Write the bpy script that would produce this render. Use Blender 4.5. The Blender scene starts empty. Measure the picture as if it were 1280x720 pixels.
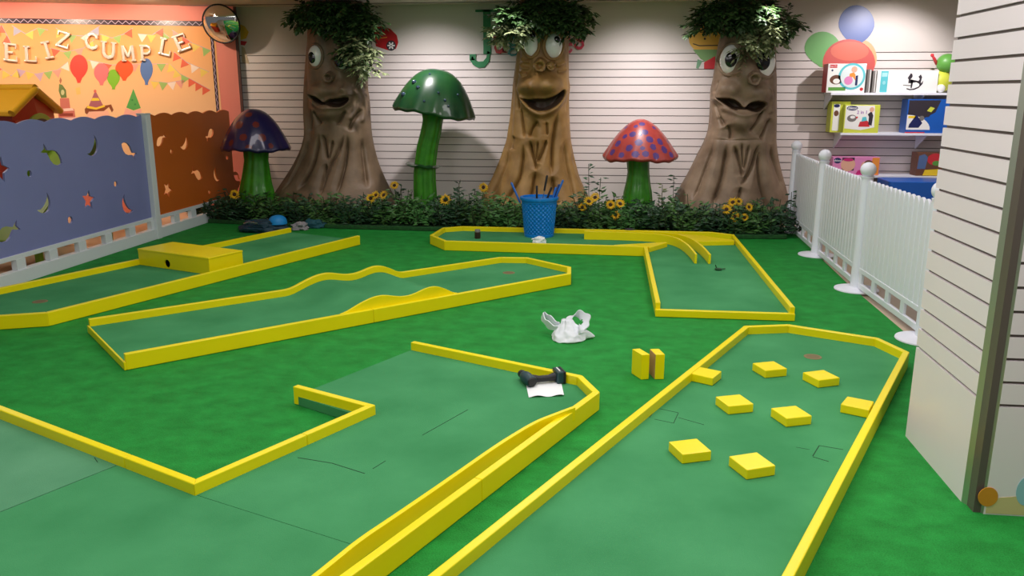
import bpy, bmesh, math, random
import numpy as np
from mathutils import Vector, Matrix, noise
PI = math.pi
random.seed(7)
scn = bpy.context.scene
COL = scn.collection
# ------------------------------------------------------------------ camera (measured from vanishing points)
FPX = 1020.0
TH = math.atan(247/1020); PS = math.atan(126/1049.5); EYE = 1.6
CT, ST, CP, SP = math.cos(TH), math.sin(TH), math.cos(PS), math.sin(PS)
cam = bpy.data.cameras.new('camera'); co = bpy.data.objects.new('camera', cam); COL.objects.link(co)
cam.sensor_width = 36; cam.lens = FPX/1280*36; cam.clip_start = 0.05; cam.clip_end = 100
co.location = (0, 0, EYE); co.rotation_euler = (PI/2-TH, 0, PS)
scn.camera = co
def ray(px, py):
    u = (px-640)/FPX; v = (360-py)/FPX
    h = CT+v*ST; z = -ST+v*CT
    return (u*CP-h*SP, u*SP+h*CP, z)
def G(px, py, z=0.0):                      # point at height z
    r = ray(px, py); t = (z-EYE)/r[2]; return (r[0]*t, r[1]*t)
def W(px, py, Y):                          # point on the plane y = Y -> (x, z)
    r = ray(px, py); t = Y/r[1]; return (r[0]*t, EYE+r[2]*t)
def PX(px, py, X):                         # point on the plane x = X -> (y, z)
    r = ray(px, py); t = X/r[0]; return (r[1]*t, EYE+r[2]*t)
# ------------------------------------------------------------------ object helpers
WL = {}
def tag(o, label=None, cat=None, group=None, kind=None):
    if label: o['label'] = label
    if cat: o['category'] = cat
    if group: o['group'] = group
    if kind: o['kind'] = kind
    return o
def thing(name, label, cat, loc, group=None):
    o = bpy.data.objects.new(name, None); COL.objects.link(o)
    o.location = loc; o.empty_display_size = 0.1
    WL[o.name] = Vector(loc)
    return tag(o, label, cat, group)
class MB:
    def __init__(s): s.v = []; s.f = []; s.m = []
    def add(s, vs, fs, mi=0):
        k = len(s.v); s.v += [tuple(map(float, p)) for p in vs]
        s.f += [tuple(i+k for i in f) for f in fs]; s.m += [mi]*len(fs); return s
    def quadbox(s, b, t, mi=0):            # bottom 4 points, top 4 points
        return s.add(list(b)+list(t), [(3,2,1,0),(4,5,6,7),(0,1,5,4),(1,2,6,5),(2,3,7,6),(3,0,4,7)], mi)
    def box(s, x0, x1, y0, y1, z0, z1, mi=0):
        q = [(x0,y0),(x1,y0),(x1,y1),(x0,y1)]
        return s.quadbox([(a,b,z0) for a,b in q], [(a,b,z1) for a,b in q], mi)
    def prism(s, poly, z0, z1, mi=0):      # plan polygon, vertical extrusion
        a = sum(poly[i][0]*poly[(i+1)%len(poly)][1]-poly[(i+1)%len(poly)][0]*poly[i][1] for i in range(len(poly)))
        if a < 0: poly = poly[::-1]
        n = len(poly)
        vs = [(x,y,z0) for x,y in poly]+[(x,y,z1) for x,y in poly]
        fs = [tuple(range(n-1,-1,-1)), tuple(range(n,2*n))]+[(i,(i+1)%n,n+(i+1)%n,n+i) for i in range(n)]
        return s.add(vs, fs, mi)
    def fprism(s, fr, poly, o0, o1, mi=0): # polygon in an upright frame, extruded along its normal
        n = len(poly)
        a = sum(poly[i][0]*poly[(i+1)%n][1]-poly[(i+1)%n][0]*poly[i][1] for i in range(n))
        if a < 0: poly = poly[::-1]
        vs = [fr(x,z,o0) for x,z in poly]+[fr(x,z,o1) for x,z in poly]
        fs = [tuple(range(n-1,-1,-1)), tuple(range(n,2*n))]+[(i,(i+1)%n,n+(i+1)%n,n+i) for i in range(n)]
        return s.add(vs, fs, mi)
    def tube(s, path, rad, n=10, cap=True, mi=0):
        path = [Vector(p) for p in path]; N = len(path)
        if not hasattr(rad, '__len__'): rad = [rad]*N
        rings = []; up = Vector((0.13,0.21,1)).normalized()
        for i,p in enumerate(path):
            d = (path[min(i+1,N-1)]-path[max(i-1,0)]).normalized()
            a = d.cross(up)
            if a.length < 1e-3: a = d.cross(Vector((1,0,0)))
            a.normalize(); b = d.cross(a)
            rings.append([p+(a*math.cos(t)+b*math.sin(t))*rad[i] for t in [2*PI*j/n for j in range(n)]])
        vs = [q for r in rings for q in r]
        fs = [(i*n+j, i*n+(j+1)%n, (i+1)*n+(j+1)%n, (i+1)*n+j) for i in range(N-1) for j in range(n)]
        if cap: fs += [tuple(range(n-1,-1,-1)), tuple((N-1)*n+j for j in range(n))]
        return s.add(vs, [f[::-1] for f in fs], mi)
    def lathe(s, prof, c, n=40, fn=None, mi=0, lean=(0,0)):
        # prof: (r, z); c: (x, y, z); fn(angle, i) -> radial factor, dz
        vs = []; N = len(prof)
        for i,(r,z) in enumerate(prof):
            for j in range(n):
                a = 2*PI*j/n; k, dz = fn(a,i) if fn else (1,0)
                vs.append((c[0]+r*k*math.cos(a)+lean[0]*z, c[1]+r*k*math.sin(a)+lean[1]*z, c[2]+z+dz))
        fs = [(i*n+j, i*n+(j+1)%n, (i+1)*n+(j+1)%n, (i+1)*n+j) for i in range(N-1) for j in range(n)]
        if prof[0][0] > 1e-4: fs.append(tuple(range(n-1,-1,-1)))
        if prof[-1][0] > 1e-4: fs.append(tuple((N-1)*n+j for j in range(n)))
        return s.add(vs, fs, mi)
    def ell(s, c, r, n=24, m=14, rot=None, mi=0):
        vs = []
        for i in range(m+1):
            t = PI*i/m
            for j in range(n):
                a = 2*PI*j/n
                v = Vector((r[0]*math.sin(t)*math.cos(a), r[1]*math.sin(t)*math.sin(a), -r[2]*math.cos(t)))
                if rot: v = rot @ v
                vs.append((c[0]+v.x, c[1]+v.y, c[2]+v.z))
        fs = [(i*n+j, i*n+(j+1)%n, (i+1)*n+(j+1)%n, (i+1)*n+j) for i in range(m) for j in range(n)]
        return s.add(vs, fs, mi)
    def leaf(s, p, d, up, L, w, mi=0):
        d = d.normalized(); a = d.cross(up)
        if a.length < 1e-4: a = Vector((1,0,0))
        a.normalize(); nrm = a.cross(d)
        q = [p, p+d*L*.45+a*w*.5-nrm*L*.06, p+d*L*.5+nrm*L*.05, p+d*L*.45-a*w*.5-nrm*L*.06, p+d*L-nrm*L*.14]
        return s.add(q, [(0,1,2),(0,2,3),(1,4,2),(2,4,3)], mi)
    def build(s, name, mat, parent=None, smooth=None, bevel=0, seg=2):
        me = bpy.data.meshes.new(name); o = bpy.data.objects.new(name, me); COL.objects.link(o)
        if parent is not None:
            off = WL[parent.name]; o.parent = parent
        else:
            xs = [p[0] for p in s.v]; ys = [p[1] for p in s.v]; zs = [p[2] for p in s.v]
            off = Vector(((min(xs)+max(xs))/2, (min(ys)+max(ys))/2, min(zs))); o.location = off
        WL[o.name] = Vector(off)
        me.from_pydata([(p[0]-off.x, p[1]-off.y, p[2]-off.z) for p in s.v], [], s.f)
        bm = bmesh.new(); bm.from_mesh(me)
        bmesh.ops.remove_doubles(bm, verts=bm.verts, dist=1e-6) if smooth != 'raw' else None
        bm.to_mesh(me); bm.free()
        for mm in (mat if isinstance(mat, (list,tuple)) else [mat]): me.materials.append(mm)
        if len(s.m) == len(me.polygons):
            me.polygons.foreach_set('material_index', s.m)
        if smooth and smooth != 'raw':
            me.polygons.foreach_set('use_smooth', [True]*len(me.polygons))
            if smooth < 3.1: me.set_sharp_from_angle(angle=smooth)
        me.update()
        if bevel:
            b = o.modifiers.new('bevel', 'BEVEL'); b.width = bevel; b.segments = seg; b.limit_method = 'ANGLE'; b.angle_limit = 0.6
        return o
def struct(o): o['kind'] = 'structure'; return o
def frame(o, xd, nd):                      # upright frame: x along xd, z up, offset along nd
    o = Vector(o); xd = Vector(xd).normalized(); nd = Vector(nd).normalized()
    def P(x, z, off=0.0):
        p = o+xd*x+nd*off; return (p.x, p.y, o.z+z)
    return P
def offset_poly(pts, d, closed=False):     # mitred offset to the left of travel by d
    n = len(pts); out = []
    for i in range(n):
        def nrm(a, b):
            t = Vector((b[0]-a[0], b[1]-a[1])).normalized(); return Vector((-t.y, t.x))
        if closed or 0 < i < n-1:
            n0 = nrm(pts[i-1], pts[i]); n1 = nrm(pts[i], pts[(i+1)%n])
            m = (n0+n1).normalized(); k = d/max(.3, m.dot(n0))
        else:
            m = nrm(pts[0], pts[1]) if i == 0 else nrm(pts[-2], pts[-1]); k = d
        out.append((pts[i][0]+m.x*k, pts[i][1]+m.y*k))
    return out
def text_mesh(body, size, mat, fr, x, z, off, parent, name, ext=.0006, bold=0.0):
    cu = bpy.data.curves.new(name, 'FONT'); cu.body = body; cu.size = size; cu.extrude = ext; cu.offset = bold
    cu.align_x = 'CENTER'; cu.align_y = 'CENTER'
    to = bpy.data.objects.new('tmp', cu); COL.objects.link(to)
    dg = bpy.context.evaluated_depsgraph_get(); dg.update()
    me = bpy.data.meshes.new_from_object(to.evaluated_get(dg))
    vs = [fr(x+v.co.x, z+v.co.y, off+ext+v.co.z) for v in me.vertices]
    fs = [tuple(p.vertices) for p in me.polygons]
    COL.objects.unlink(to); bpy.data.objects.remove(to); bpy.data.curves.remove(cu); bpy.data.meshes.remove(me)
    mb = MB(); mb.add(vs, fs); return mb.build(name, mat, parent)
def sheet_with_holes(outer, holes, fr, half):      # flat board with cut-out shapes, real thickness
    cu = bpy.data.curves.new('sheet', 'CURVE'); cu.dimensions = '2D'; cu.fill_mode = 'BOTH'; cu.extrude = half
    for poly in [outer]+holes:
        sp = cu.splines.new('POLY'); sp.points.add(len(poly)-1); sp.use_cyclic_u = True
        for i,(x,z) in enumerate(poly): sp.points[i].co = (x, z, 0, 1)
    to = bpy.data.objects.new('tmp', cu); COL.objects.link(to)
    dg = bpy.context.evaluated_depsgraph_get(); dg.update()
    me = bpy.data.meshes.new_from_object(to.evaluated_get(dg))
    mb = MB(); mb.add([fr(v.co.x, v.co.y, v.co.z) for v in me.vertices], [tuple(p.vertices) for p in me.polygons])
    COL.objects.unlink(to); bpy.data.objects.remove(to); bpy.data.curves.remove(cu); bpy.data.meshes.remove(me)
    return mb
# ------------------------------------------------------------------ materials
def S(r, g, b):
    f = lambda c: (c/255/12.92) if c/255 <= .04045 else ((c/255+.055)/1.055)**2.4
    return (f(r), f(g), f(b), 1)
def mat(name, c, rough=.5, metal=0, var=0, vscale=8, bump=0, bscale=60, spec=.5, c2=None, coat=0, trans=0, detail=4):
    m = bpy.data.materials.new(name); m.use_nodes = True
    nt = m.node_tree; b = nt.nodes['Principled BSDF']
    b.inputs['Base Color'].default_value = c; b.inputs['Roughness'].default_value = rough
    b.inputs['Metallic'].default_value = metal; b.inputs['Specular IOR Level'].default_value = spec
    b.inputs['Coat Weight'].default_value = coat
    if trans: b.inputs['Transmission Weight'].default_value = trans
    geo = nt.nodes.new('ShaderNodeNewGeometry')
    if var or c2:
        n = nt.nodes.new('ShaderNodeTexNoise'); n.inputs['Scale'].default_value = vscale; n.inputs['Detail'].default_value = detail
        nt.links.new(geo.outputs['Position'], n.inputs['Vector'])
        r = nt.nodes.new('ShaderNodeValToRGB'); e = r.color_ramp.elements
        e[0].position = .3; e[1].position = .7
        e[0].color = c if c2 else tuple(x*(1-var) for x in c[:3])+(1,)
        e[1].color = c2 if c2 else tuple(min(1,x*(1+var)) for x in c[:3])+(1,)
        nt.links.new(n.outputs['Fac'], r.inputs['Fac']); nt.links.new(r.outputs['Color'], b.inputs['Base Color'])
    if bump:
        n = nt.nodes.new('ShaderNodeTexNoise'); n.inputs['Scale'].default_value = bscale; n.inputs['Detail'].default_value = 5
        nt.links.new(geo.outputs['Position'], n.inputs['Vector'])
        bp = nt.nodes.new('ShaderNodeBump'); bp.inputs['Strength'].default_value = bump; bp.inputs['Distance'].default_value = .01
        nt.links.new(n.outputs['Fac'], bp.inputs['Height']); nt.links.new(bp.outputs['Normal'], b.inputs['Normal'])
    return m
M = {}
M['yellow'] = mat('yellow_paint', S(250,229,2), .33, var=.03, vscale=3, bump=.05, bscale=25)
M['bare_wood'] = mat('bare_fibreboard', S(176,140,92), .8, var=.1, vscale=20)
M['white_wall'] = mat('white_slatwall', S(226,216,212), .4, var=.015, vscale=2)
M['fascia'] = mat('fascia_paint', S(216,208,202), .6)
M['groove'] = mat('groove_shade', S(96,86,80), .35, metal=.0)  # backing behind the slats, darkened to carry the shade inside the grooves
M['pillar'] = mat('pillar_slatwall', S(240,228,232), .36, var=.015, vscale=2)
M['alu'] = mat('brushed_aluminium', S(186,188,176), .42, metal=.85, bump=.02, bscale=200)
M['ceiling'] = mat('ceiling_paint', S(206,196,178), .8)
M['tile'] = mat('beige_tile', S(205,184,156), .35, var=.06, vscale=3)
M['salmon'] = mat('salmon_paint', S(238,140,122), .6)
M['white_plastic'] = mat('white_plastic', S(238,240,250), .35)
M['white_frame'] = mat('white_frame_paint', S(222,228,232), .4)
M['blue_sheet'] = mat('blue_board', S(130,136,190), .45, var=.03, vscale=2)
M['orange_sheet'] = mat('orange_board', S(206,102,28), .5, var=.04, vscale=2)
M['eye_white'] = mat('eye_white', S(238,238,232), .18, coat=.6)
M['black_gloss'] = mat('black_gloss', S(14,14,16), .15, coat=.6)
M['mouth'] = mat('mouth_brown', S(58,42,28), .55)
M['blue_plastic'] = mat('blue_plastic', S(10,128,214), .35)
M['black'] = mat('black_rubber', S(22,22,24), .5)
M['steel'] = mat('steel', S(190,190,192), .25, metal=1)
M['bag'] = mat('white_polythene', S(232,236,242), .35, bump=.25, bscale=28)
M['paper'] = mat('white_paper', S(244,246,246), .7)
M['drill_green'] = mat('tool_casing', S(30,62,68), .4)
M['petal'] = mat('sunflower_petal', S(228,180,24), .7, var=.3, vscale=30)
M['seed'] = mat('sunflower_seed', S(60,36,14), .9)
M['silver'] = mat('silver_foil', S(240,230,214), .25, metal=.3, bump=.25, bscale=40)
M['mirror'] = mat('mirror_glass', S(225,228,225), .03, metal=1)
def shiny(n, c, r=.3, **k): M[n] = mat(n, c, r, **k); return M[n]
def leafmat(name, c1, c2):
    m = mat(name, c1, .45, c2=c2, vscale=14, detail=2)
    m.node_tree.nodes['Principled BSDF'].inputs['Specular IOR Level'].default_value = .4
    return m
M['leaf_a'] = leafmat('leaf_green', S(34,72,30), S(84,128,62))
M['leaf_b'] = leafmat('leaf_dark', S(22,48,30), S(52,92,58))
M['leaf_c'] = leafmat('leaf_fresh', S(40,96,36), S(96,150,80))
M['leaf_t'] = leafmat('leaf_crown', S(24,48,24), S(70,100,52))
M['leaf_v'] = leafmat('leaf_pale_spotlit', S(48,74,36), S(170,180,130))  # spotlight brightness put into the colour of crown sprays; also a brownish twig
def turf_mat():
    m = bpy.data.materials.new('artificial_turf'); m.use_nodes = True; nt = m.node_tree; b = nt.nodes['Principled BSDF']
    b.inputs['Roughness'].default_value = .75; b.inputs['Specular IOR Level'].default_value = .25
    geo = nt.nodes.new('ShaderNodeNewGeometry')
    mp = nt.nodes.new('ShaderNodeMapping'); nt.links.new(geo.outputs['Position'], mp.inputs['Vector'])
    mp.inputs['Scale'].default_value = (1, 1.25, 1)
    n1 = nt.nodes.new('ShaderNodeTexNoise'); n1.inputs['Scale'].default_value = 7; n1.inputs['Detail'].default_value = 6; n1.inputs['Roughness'].default_value = .65
    n2 = nt.nodes.new('ShaderNodeTexNoise'); n2.inputs['Scale'].default_value = 160; n2.inputs['Detail'].default_value = 2
    for n in (n1, n2): nt.links.new(mp.outputs['Vector'], n.inputs['Vector'])
    mx = nt.nodes.new('ShaderNodeMath'); mx.operation = 'MULTIPLY_ADD'; mx.inputs[1].default_value = .55
    ad = nt.nodes.new('ShaderNodeMath'); ad.operation = 'MULTIPLY'; ad.inputs[1].default_value = .45
    nt.links.new(n2.outputs['Fac'], ad.inputs[0]); nt.links.new(n1.outputs['Fac'], mx.inputs[0]); nt.links.new(ad.outputs[0], mx.inputs[2])
    r = nt.nodes.new('ShaderNodeValToRGB'); e = r.color_ramp.elements
    e[0].position = .34; e[0].color = S(14,114,34); e[1].position = .66; e[1].color = S(38,162,66)
    nt.links.new(mx.outputs[0], r.inputs['Fac']); nt.links.new(r.outputs['Color'], b.inputs['Base Color'])
    bp = nt.nodes.new('ShaderNodeBump'); bp.inputs['Strength'].default_value = .7; bp.inputs['Distance'].default_value = .02
    nt.links.new(mx.outputs[0], bp.inputs['Height']); nt.links.new(bp.outputs['Normal'], b.inputs['Normal'])
    return m
M['turf'] = turf_mat()
def felt_mat(name, a, b_):
    m = mat(name, a, .9, c2=b_, vscale=2.2, bump=.25, bscale=220, spec=.15, detail=8); return m
M['felt'] = felt_mat('green_felt', S(58,134,82), S(76,154,100))
M['felt_pale'] = felt_mat('worn_green_felt', S(76,138,98), S(96,156,116))
M['seam'] = mat('dark_seam', S(20,60,34), .95)  # dark green strips for cut lines and joints in the felt
M['cup'] = mat('brown_cup', S(128,112,72), .6)
def bark(name, a, b_):
    m = mat(name, a, .55, c2=b_, vscale=5, bump=.25, bscale=45, detail=6); return m
M['bark_dim'] = bark('bark_grey_brown', S(96,78,58), S(128,106,82))
M['bark_gold'] = bark('bark_golden', S(122,90,44), S(158,122,68))
M['bark_taupe'] = bark('bark_taupe', S(108,88,68), S(142,120,96))
# ================================================================== ROOM SHELL
YW = 10.8; CEIL = 2.665
mb = MB(); mb.box(-9.5, 6.0, -4, 11.2, -.06, -.012); struct(mb.build('floor', M['tile']))
mb = MB(); mb.box(-9.5, 6.0, -4, 11.2, CEIL, CEIL+.08); struct(mb.build('ceiling', M['ceiling']))
mb = MB()                                   # bulkhead seam where the ceiling meets the wall
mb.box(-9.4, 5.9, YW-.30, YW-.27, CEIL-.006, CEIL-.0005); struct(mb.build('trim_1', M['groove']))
# slat-wall: boards with real grooves in front of a backing
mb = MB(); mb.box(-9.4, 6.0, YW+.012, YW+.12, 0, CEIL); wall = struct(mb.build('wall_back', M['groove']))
mb = MB(); z0 = 2.05; pitch = .0958; gh = .010
edges = [z0-pitch*k for k in range(18)]      # groove centres
prev = CEIL
for k, e in enumerate(edges):
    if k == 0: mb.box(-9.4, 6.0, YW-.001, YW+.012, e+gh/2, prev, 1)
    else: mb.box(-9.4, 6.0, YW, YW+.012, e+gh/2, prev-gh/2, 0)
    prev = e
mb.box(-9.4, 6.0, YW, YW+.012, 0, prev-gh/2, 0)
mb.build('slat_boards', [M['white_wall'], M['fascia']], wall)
# far left salmon wall, set at a slant
P0 = Vector((-4.955, 10.7056, 0)); DL = Vector((-.950, -.313, 0)).normalized(); NL = Vector((.313, -.950, 0)).normalized()
FM = frame(P0, -DL, NL)                      # x grows to the right, 0 at the right edge; off = towards the room
def MW(px, py, off=0.0):                     # where the sight line meets the mural wall -> (x, z)
    r = Vector(ray(px, py)); o = P0+NL*off
    t = (o.x*NL.x+o.y*NL.y)/(r.x*NL.x+r.y*NL.y)
    p = r*t; return ((Vector((p.x, p.y, 0))-Vector((o.x, o.y, 0))).dot(-DL), EYE+p.z)
mb = MB(); mb.fprism(FM, [(-6, 0), (0, 0), (0, CEIL), (-6, CEIL)], -.085, 0); struct(mb.build('wall_left', M['salmon']))
mb = MB(); mb.fprism(FM, [(.0, 0), (.03, 0), (.03, CEIL), (.0, CEIL)], -.085, .004); struct(mb.build('trim_2', mat('dark_edge', S(96,60,50), .5)))
# turf carpet
mb = MB(); mb.prism([(-5.06,-1.2), (2.02,-1.2), (2.02,3.075), (1.478,3.075), (1.433,3.166), (1.433,3.808), (2.02,3.808), (2.02,5.6), (2.03,7.0), (2.12,9.35), (2.14,10.79), (-4.89,10.79), (-4.92,10.69), (-5.06,10.645)], -.012, 0.0)
tag(mb.build('turf_carpet', M['turf']), 'bright green artificial grass carpet covering the play floor', 'carpet')
# ================================================================== PILLAR (slat-wall clad)
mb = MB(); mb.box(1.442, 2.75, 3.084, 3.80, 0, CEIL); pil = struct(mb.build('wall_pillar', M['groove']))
mb = MB()
gz = [.45+.0908*k for k in range(25)]
def bands():
    lo = 0.0
    for g in gz:
        if g > CEIL: break
        yield lo, g-.006
        lo = g+.006
    yield lo, CEIL
for lo, hi in bands():
    mb.box(1.430, 1.442, 3.165, 3.81, lo, hi)
    mb.box(1.475, 2.75, 3.072, 3.084, lo, hi)
mb.build('slat_boards', M['pillar'], pil)
mb = MB(); pts = [(1.430,3.165)]+[(1.475-.045*math.cos(t), 3.165-.093*math.sin(t)) for t in [PI/2*i/2 for i in range(2,3)]]+[(1.478,3.165)]
mb.prism(pts, 0, CEIL); struct(mb.build('trim_3', M['alu'], smooth=.6))
FP = frame((0,3.072,0), (1,0,0), (0,-1,0))
def disc_poly(x, z, rx, rz, n=28): return [(x+rx*math.cos(2*PI*i/n), z+rz*math.sin(2*PI*i/n)) for i in range(n)]
def decal(name, label, fr, poly, m, o=.0025, cat='wall decal', group=None):
    mb = MB(); mb.fprism(fr, poly, 0.0005, o); return tag(mb.build(name, m), label, cat, group)
shiny('d_orange', S(214,142,40), .5); shiny('d_sky', S(150,196,206), .5); shiny('d_cream', S(214,196,140), .5)
x, z = W(1235,621,3.07); decal('dot_decal', 'round orange dot sticker low on the white pillar beside its metal corner', FP, disc_poly(x,z,.036,.040), M['d_orange'], .0036)
x, z = W(1283,614,3.07); decal('dot_decal', 'pale blue round sticker low on the pillar at the right picture edge', FP, disc_poly(x,z,.036,.06), M['d_sky'])
x, z = W(1250,638,3.07); decal('sticker_strip', 'cream yellow sticker patch at the pillar foot under the orange dot', FP, [(1.482,.006),(1.70,.006),(1.70,.065),(1.60,.085),(1.53,.075),(1.482,.06)], M['d_cream'], .0018)
# ================================================================== LEFT FENCE (cut-out boards), plane x = -5
FL = frame((-5.0,0,0), (0,1,0), (1,0,0))     # x = world y
def fish(h, t, w=.50):
    h = Vector(h); t = Vector(t); d = t-h; L = d.length; d.normalize(); n = Vector((-d.y, d.x)); pts = []
    w *= .80; prof = [(0,0),(.07,.42),(.2,.82),(.36,1),(.54,.82),(.68,.42),(.77,.2),(.90,.55),(1.02,.72),(.93,0)]
    up = [h+d*L*a+n*L*w*.5*b for a,b in prof]; dn = [h+d*L*a-n*L*w*.5*b for a,b in prof[1:-1]]
    return [tuple(p) for p in up+dn[::-1]]
def moon(a, b, bulge):                        # two tips and signed bulge
    a = Vector(a); b = Vector(b); d = (b-a)/2; n = Vector((-d.y, d.x)); m_ = (a+b)/2
    o = [m_-d*math.cos(PI*i/14)+n*2*bulge*math.sin(PI*i/14) for i in range(15)]
    o += [m_-d*math.cos(PI*i/14)*.96+n*2*bulge*.40*math.sin(PI*i/14) for i in range(13,0,-1)]
    return [tuple(p) for p in o]
def star(c, r, rot=0.0, n=5):
    return [(c[0]+(r if i%2==0 else r*.48)*math.sin(rot+PI*i/n), c[1]+(r if i%2==0 else r*.48)*math.cos(rot+PI*i/n)) for i in range(2*n)]
X5 = -4.99
q = lambda px, py: PX(px, py, X5)
blue_holes = [fish(q(78,204), q(53,185), .55), fish(q(152,180), q(170,196), .55), fish(q(-4,300), q(23,281), .55),
    moon(q(117,168), q(109,192), .55), moon(q(58,240), q(46,262), .6), moon(q(156,242), q(167,262), -.6),
    star(q(0,212), .115, .3), star(q(111,250), .10, .2), disc_poly(*q(37,217), .030, .030, 14), disc_poly(*q(145,230), .032, .030, 14), disc_poly(*q(88,275), .036, .034, 14)]
orange_holes = [fish(q(196,182), q(207,168), .52), fish(q(267,162), q(258,174), .55), fish(q(253,222), q(240,213), .58), fish(q(292,216), q(302,228), .55),
    moon(q(232,166), q(225,183), .6), moon(q(270,208), q(275,225), -.6), star(q(210,237), .10, .5),
    disc_poly(*q(214.5,189), .028, .028, 12), disc_poly(*q(284,197), .03, .026, 12), disc_poly(*q(262,240), .03, .026, 12)]
def scallop(y0, y1, base, amp, per):
    n = int((y1-y0)/.025); return [(y0+(y1-y0)*i/n, base+amp*abs(math.sin(PI*(y0+(y1-y0)*i/n)/per))) for i in range(n+1)]
def fence_panel(name, label, y0, y1, top, holes, m, per, zb=.225, rails=True):
    t = thing(name, label, 'fence panel', (-5.0, (y0+y1)/2, 0), 'cut-out play fence boards')
    outer = [(y0, zb), (y1, zb)]+scallop(y0, y1, top, .032, per)[::-1]
    sheet_with_holes(outer, holes, FL, .009).build('board', m, t)
    fb = MB(); FLo = FL
    fb.fprism(FLo, [(y0,.0),(y1,.0),(y1,.115),(y0,.115)], -.03, .045)
    fb.build('kick_rail', M['white_frame'], t, bevel=.004)
    fb = MB(); fb.fprism(FLo, [(y0,.205),(y1,.205),(y1,.245),(y0,.245)], -.012, .022); fb.build('sill_rail', M['white_frame'], t, bevel=.003)
    n = max(2, round((y1-y0)/.42)); w = (y1-y0)/n
    for i in range(n+1):
        c = y0+w*i; a = max(y0, c-.055); b = min(y1, c+.055)
        fb = MB(); fb.fprism(FLo, [(a,.115),(b,.115),(b,.205),(a,.205)], -.02, .03); fb.build('spacer_block', M['white_frame'], t)
    return t
fence_panel('play_fence', 'blue wave-topped fence board with fish, moon and star cut-outs', 4.6, 8.36, 1.325, blue_holes, M['blue_sheet'], .36)
fence_panel('play_fence', 'brown orange wave-topped fence board with fish cut-outs behind the purple mushroom', 8.46, 10.42, 1.325, orange_holes, M['orange_sheet'], .36)
t = thing('fence_post', 'square grey white post between blue and orange fence boards', 'fence post', (-5.0, 8.41, 0))
mb = MB(); mb.box(-5.045,-4.94,8.362,8.458,0,1.35); mb.build('post_shaft', M['white_frame'], t, bevel=.006)
mb = MB(); mb.box(-5.05,-4.935,8.357,8.463,1.35,1.362); mb.build('post_cap', M['white_frame'], t, bevel=.004)
# ================================================================== RIGHT FENCE
posts = [(2.10, 9.74), (2.062, 8.30), (2.042, 6.84), G(1154,425)]
plab = ['white ball-topped barrier post rising out of the plants at the far end', 'white ball-topped barrier post second from the plants',
        'white ball-topped barrier post third from the plants, by the turf edge', 'white barrier post mostly hidden by the slatted pillar']
for i,(x,y) in enumerate(posts):
    t = thing('barrier_post', plab[i], 'barrier post', (x,y,0), 'white barrier posts')
    mb = MB(); mb.lathe([(.0,.0),(.172,.0),(.175,.004),(.172,.012),(.10,.02),(.058,.03),(.0,.03)], (x,y,0), 40); mb.build('base_disc', M['white_plastic'], t, smooth=.7)
    mb = MB(); mb.lathe([(.0,.028),(.054,.028),(.052,.06),(.05,.35),(.045,.90),(.044,.925),(.0,.925)], (x,y,0), 28); mb.build('post_shaft', M['white_plastic'], t, smooth=.7)
    mb = MB(); mb.lathe([(.0,.92),(.05,.92),(.052,.935),(.0,.935)], (x,y,0), 28); mb.build('collar', M['white_plastic'], t, smooth=.7)
    mb = MB(); mb.ell((x,y,.985), (.06,.06,.06), 28, 16); mb.build('ball_finial', M['white_plastic'], t, smooth=3.2)
ends = posts+[(1.95, 4.05)]
nlab = ['white picket barrier panel farthest back beside the taupe tree', 'white picket barrier panel between the two middle posts', 'white picket barrier panel nearest the pillar', 'white picket barrier panel hidden behind the pillar']
for i in range(3):
    (xa,ya),(xb,yb) = ends[i], ends[i+1]
    a = Vector((xa,ya,0)); b = Vector((xb,yb,0)); d = (b-a).normalized(); nn = Vector((d.y,-d.x,0))
    if nn.x > 0: nn = -nn
    L = (b-a).length; t = thing('picket_fence', nlab[i], 'fence', tuple((a+b)/2), 'white picket barrier panels')
    fr = frame(a, d, nn); s0 = .05; s1 = L-.05; n = 15; w = (s1-s0)/n
    for k in range(n):
        c = s0+w*(k+.5); hw = w*.46
        pts = [(c-hw,.185),(c+hw,.185)]+[(c+hw*math.cos(PI*j/8), .865+.045*math.sin(PI*j/8)) for j in range(9)]
        mb = MB(); mb.fprism(fr, pts, -.012, .010); mb.build('picket', M['white_plastic'], t, bevel=.006)
    mb = MB(); mb.fprism(fr, [(s0,.03),(s1,.03),(s1,.075),(s0,.075)], -.014, .012)
    mb.fprism(fr, [(s0,.16),(s1,.16),(s1,.20),(s0,.20)], -.014, .013); mb.build('bottom_rail', M['white_plastic'], t, bevel=.004)
    mb = MB(); mb.fprism(fr, [(s0,.80),(s1,.80),(s1,.84),(s0,.84)], -.026, -.012); mb.build('top_rail', M['white_plastic'], t, bevel=.004)
    for k in range(5):
        c = s0+.04+(s1-s0-.08)*k/4
        mb = MB(); mb.fprism(fr, [(c-.035,.075),(c+.035,.075),(c+.035,.16),(c-.035,.16)], -.012, .010); mb.build('spacer_block', M['white_plastic'], t, bevel=.003)
    mb = MB(); mb.fprism(fr, [(s0+.02,0),(s0+.05,0),(s0+.05,.03),(s0+.02,.03)], -.012, .01); mb.fprism(fr, [(s1-.05,0),(s1-.02,0),(s1-.02,.03),(s1-.05,.03)], -.012, .01); mb.build('foot', M['white_plastic'], t)
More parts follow.
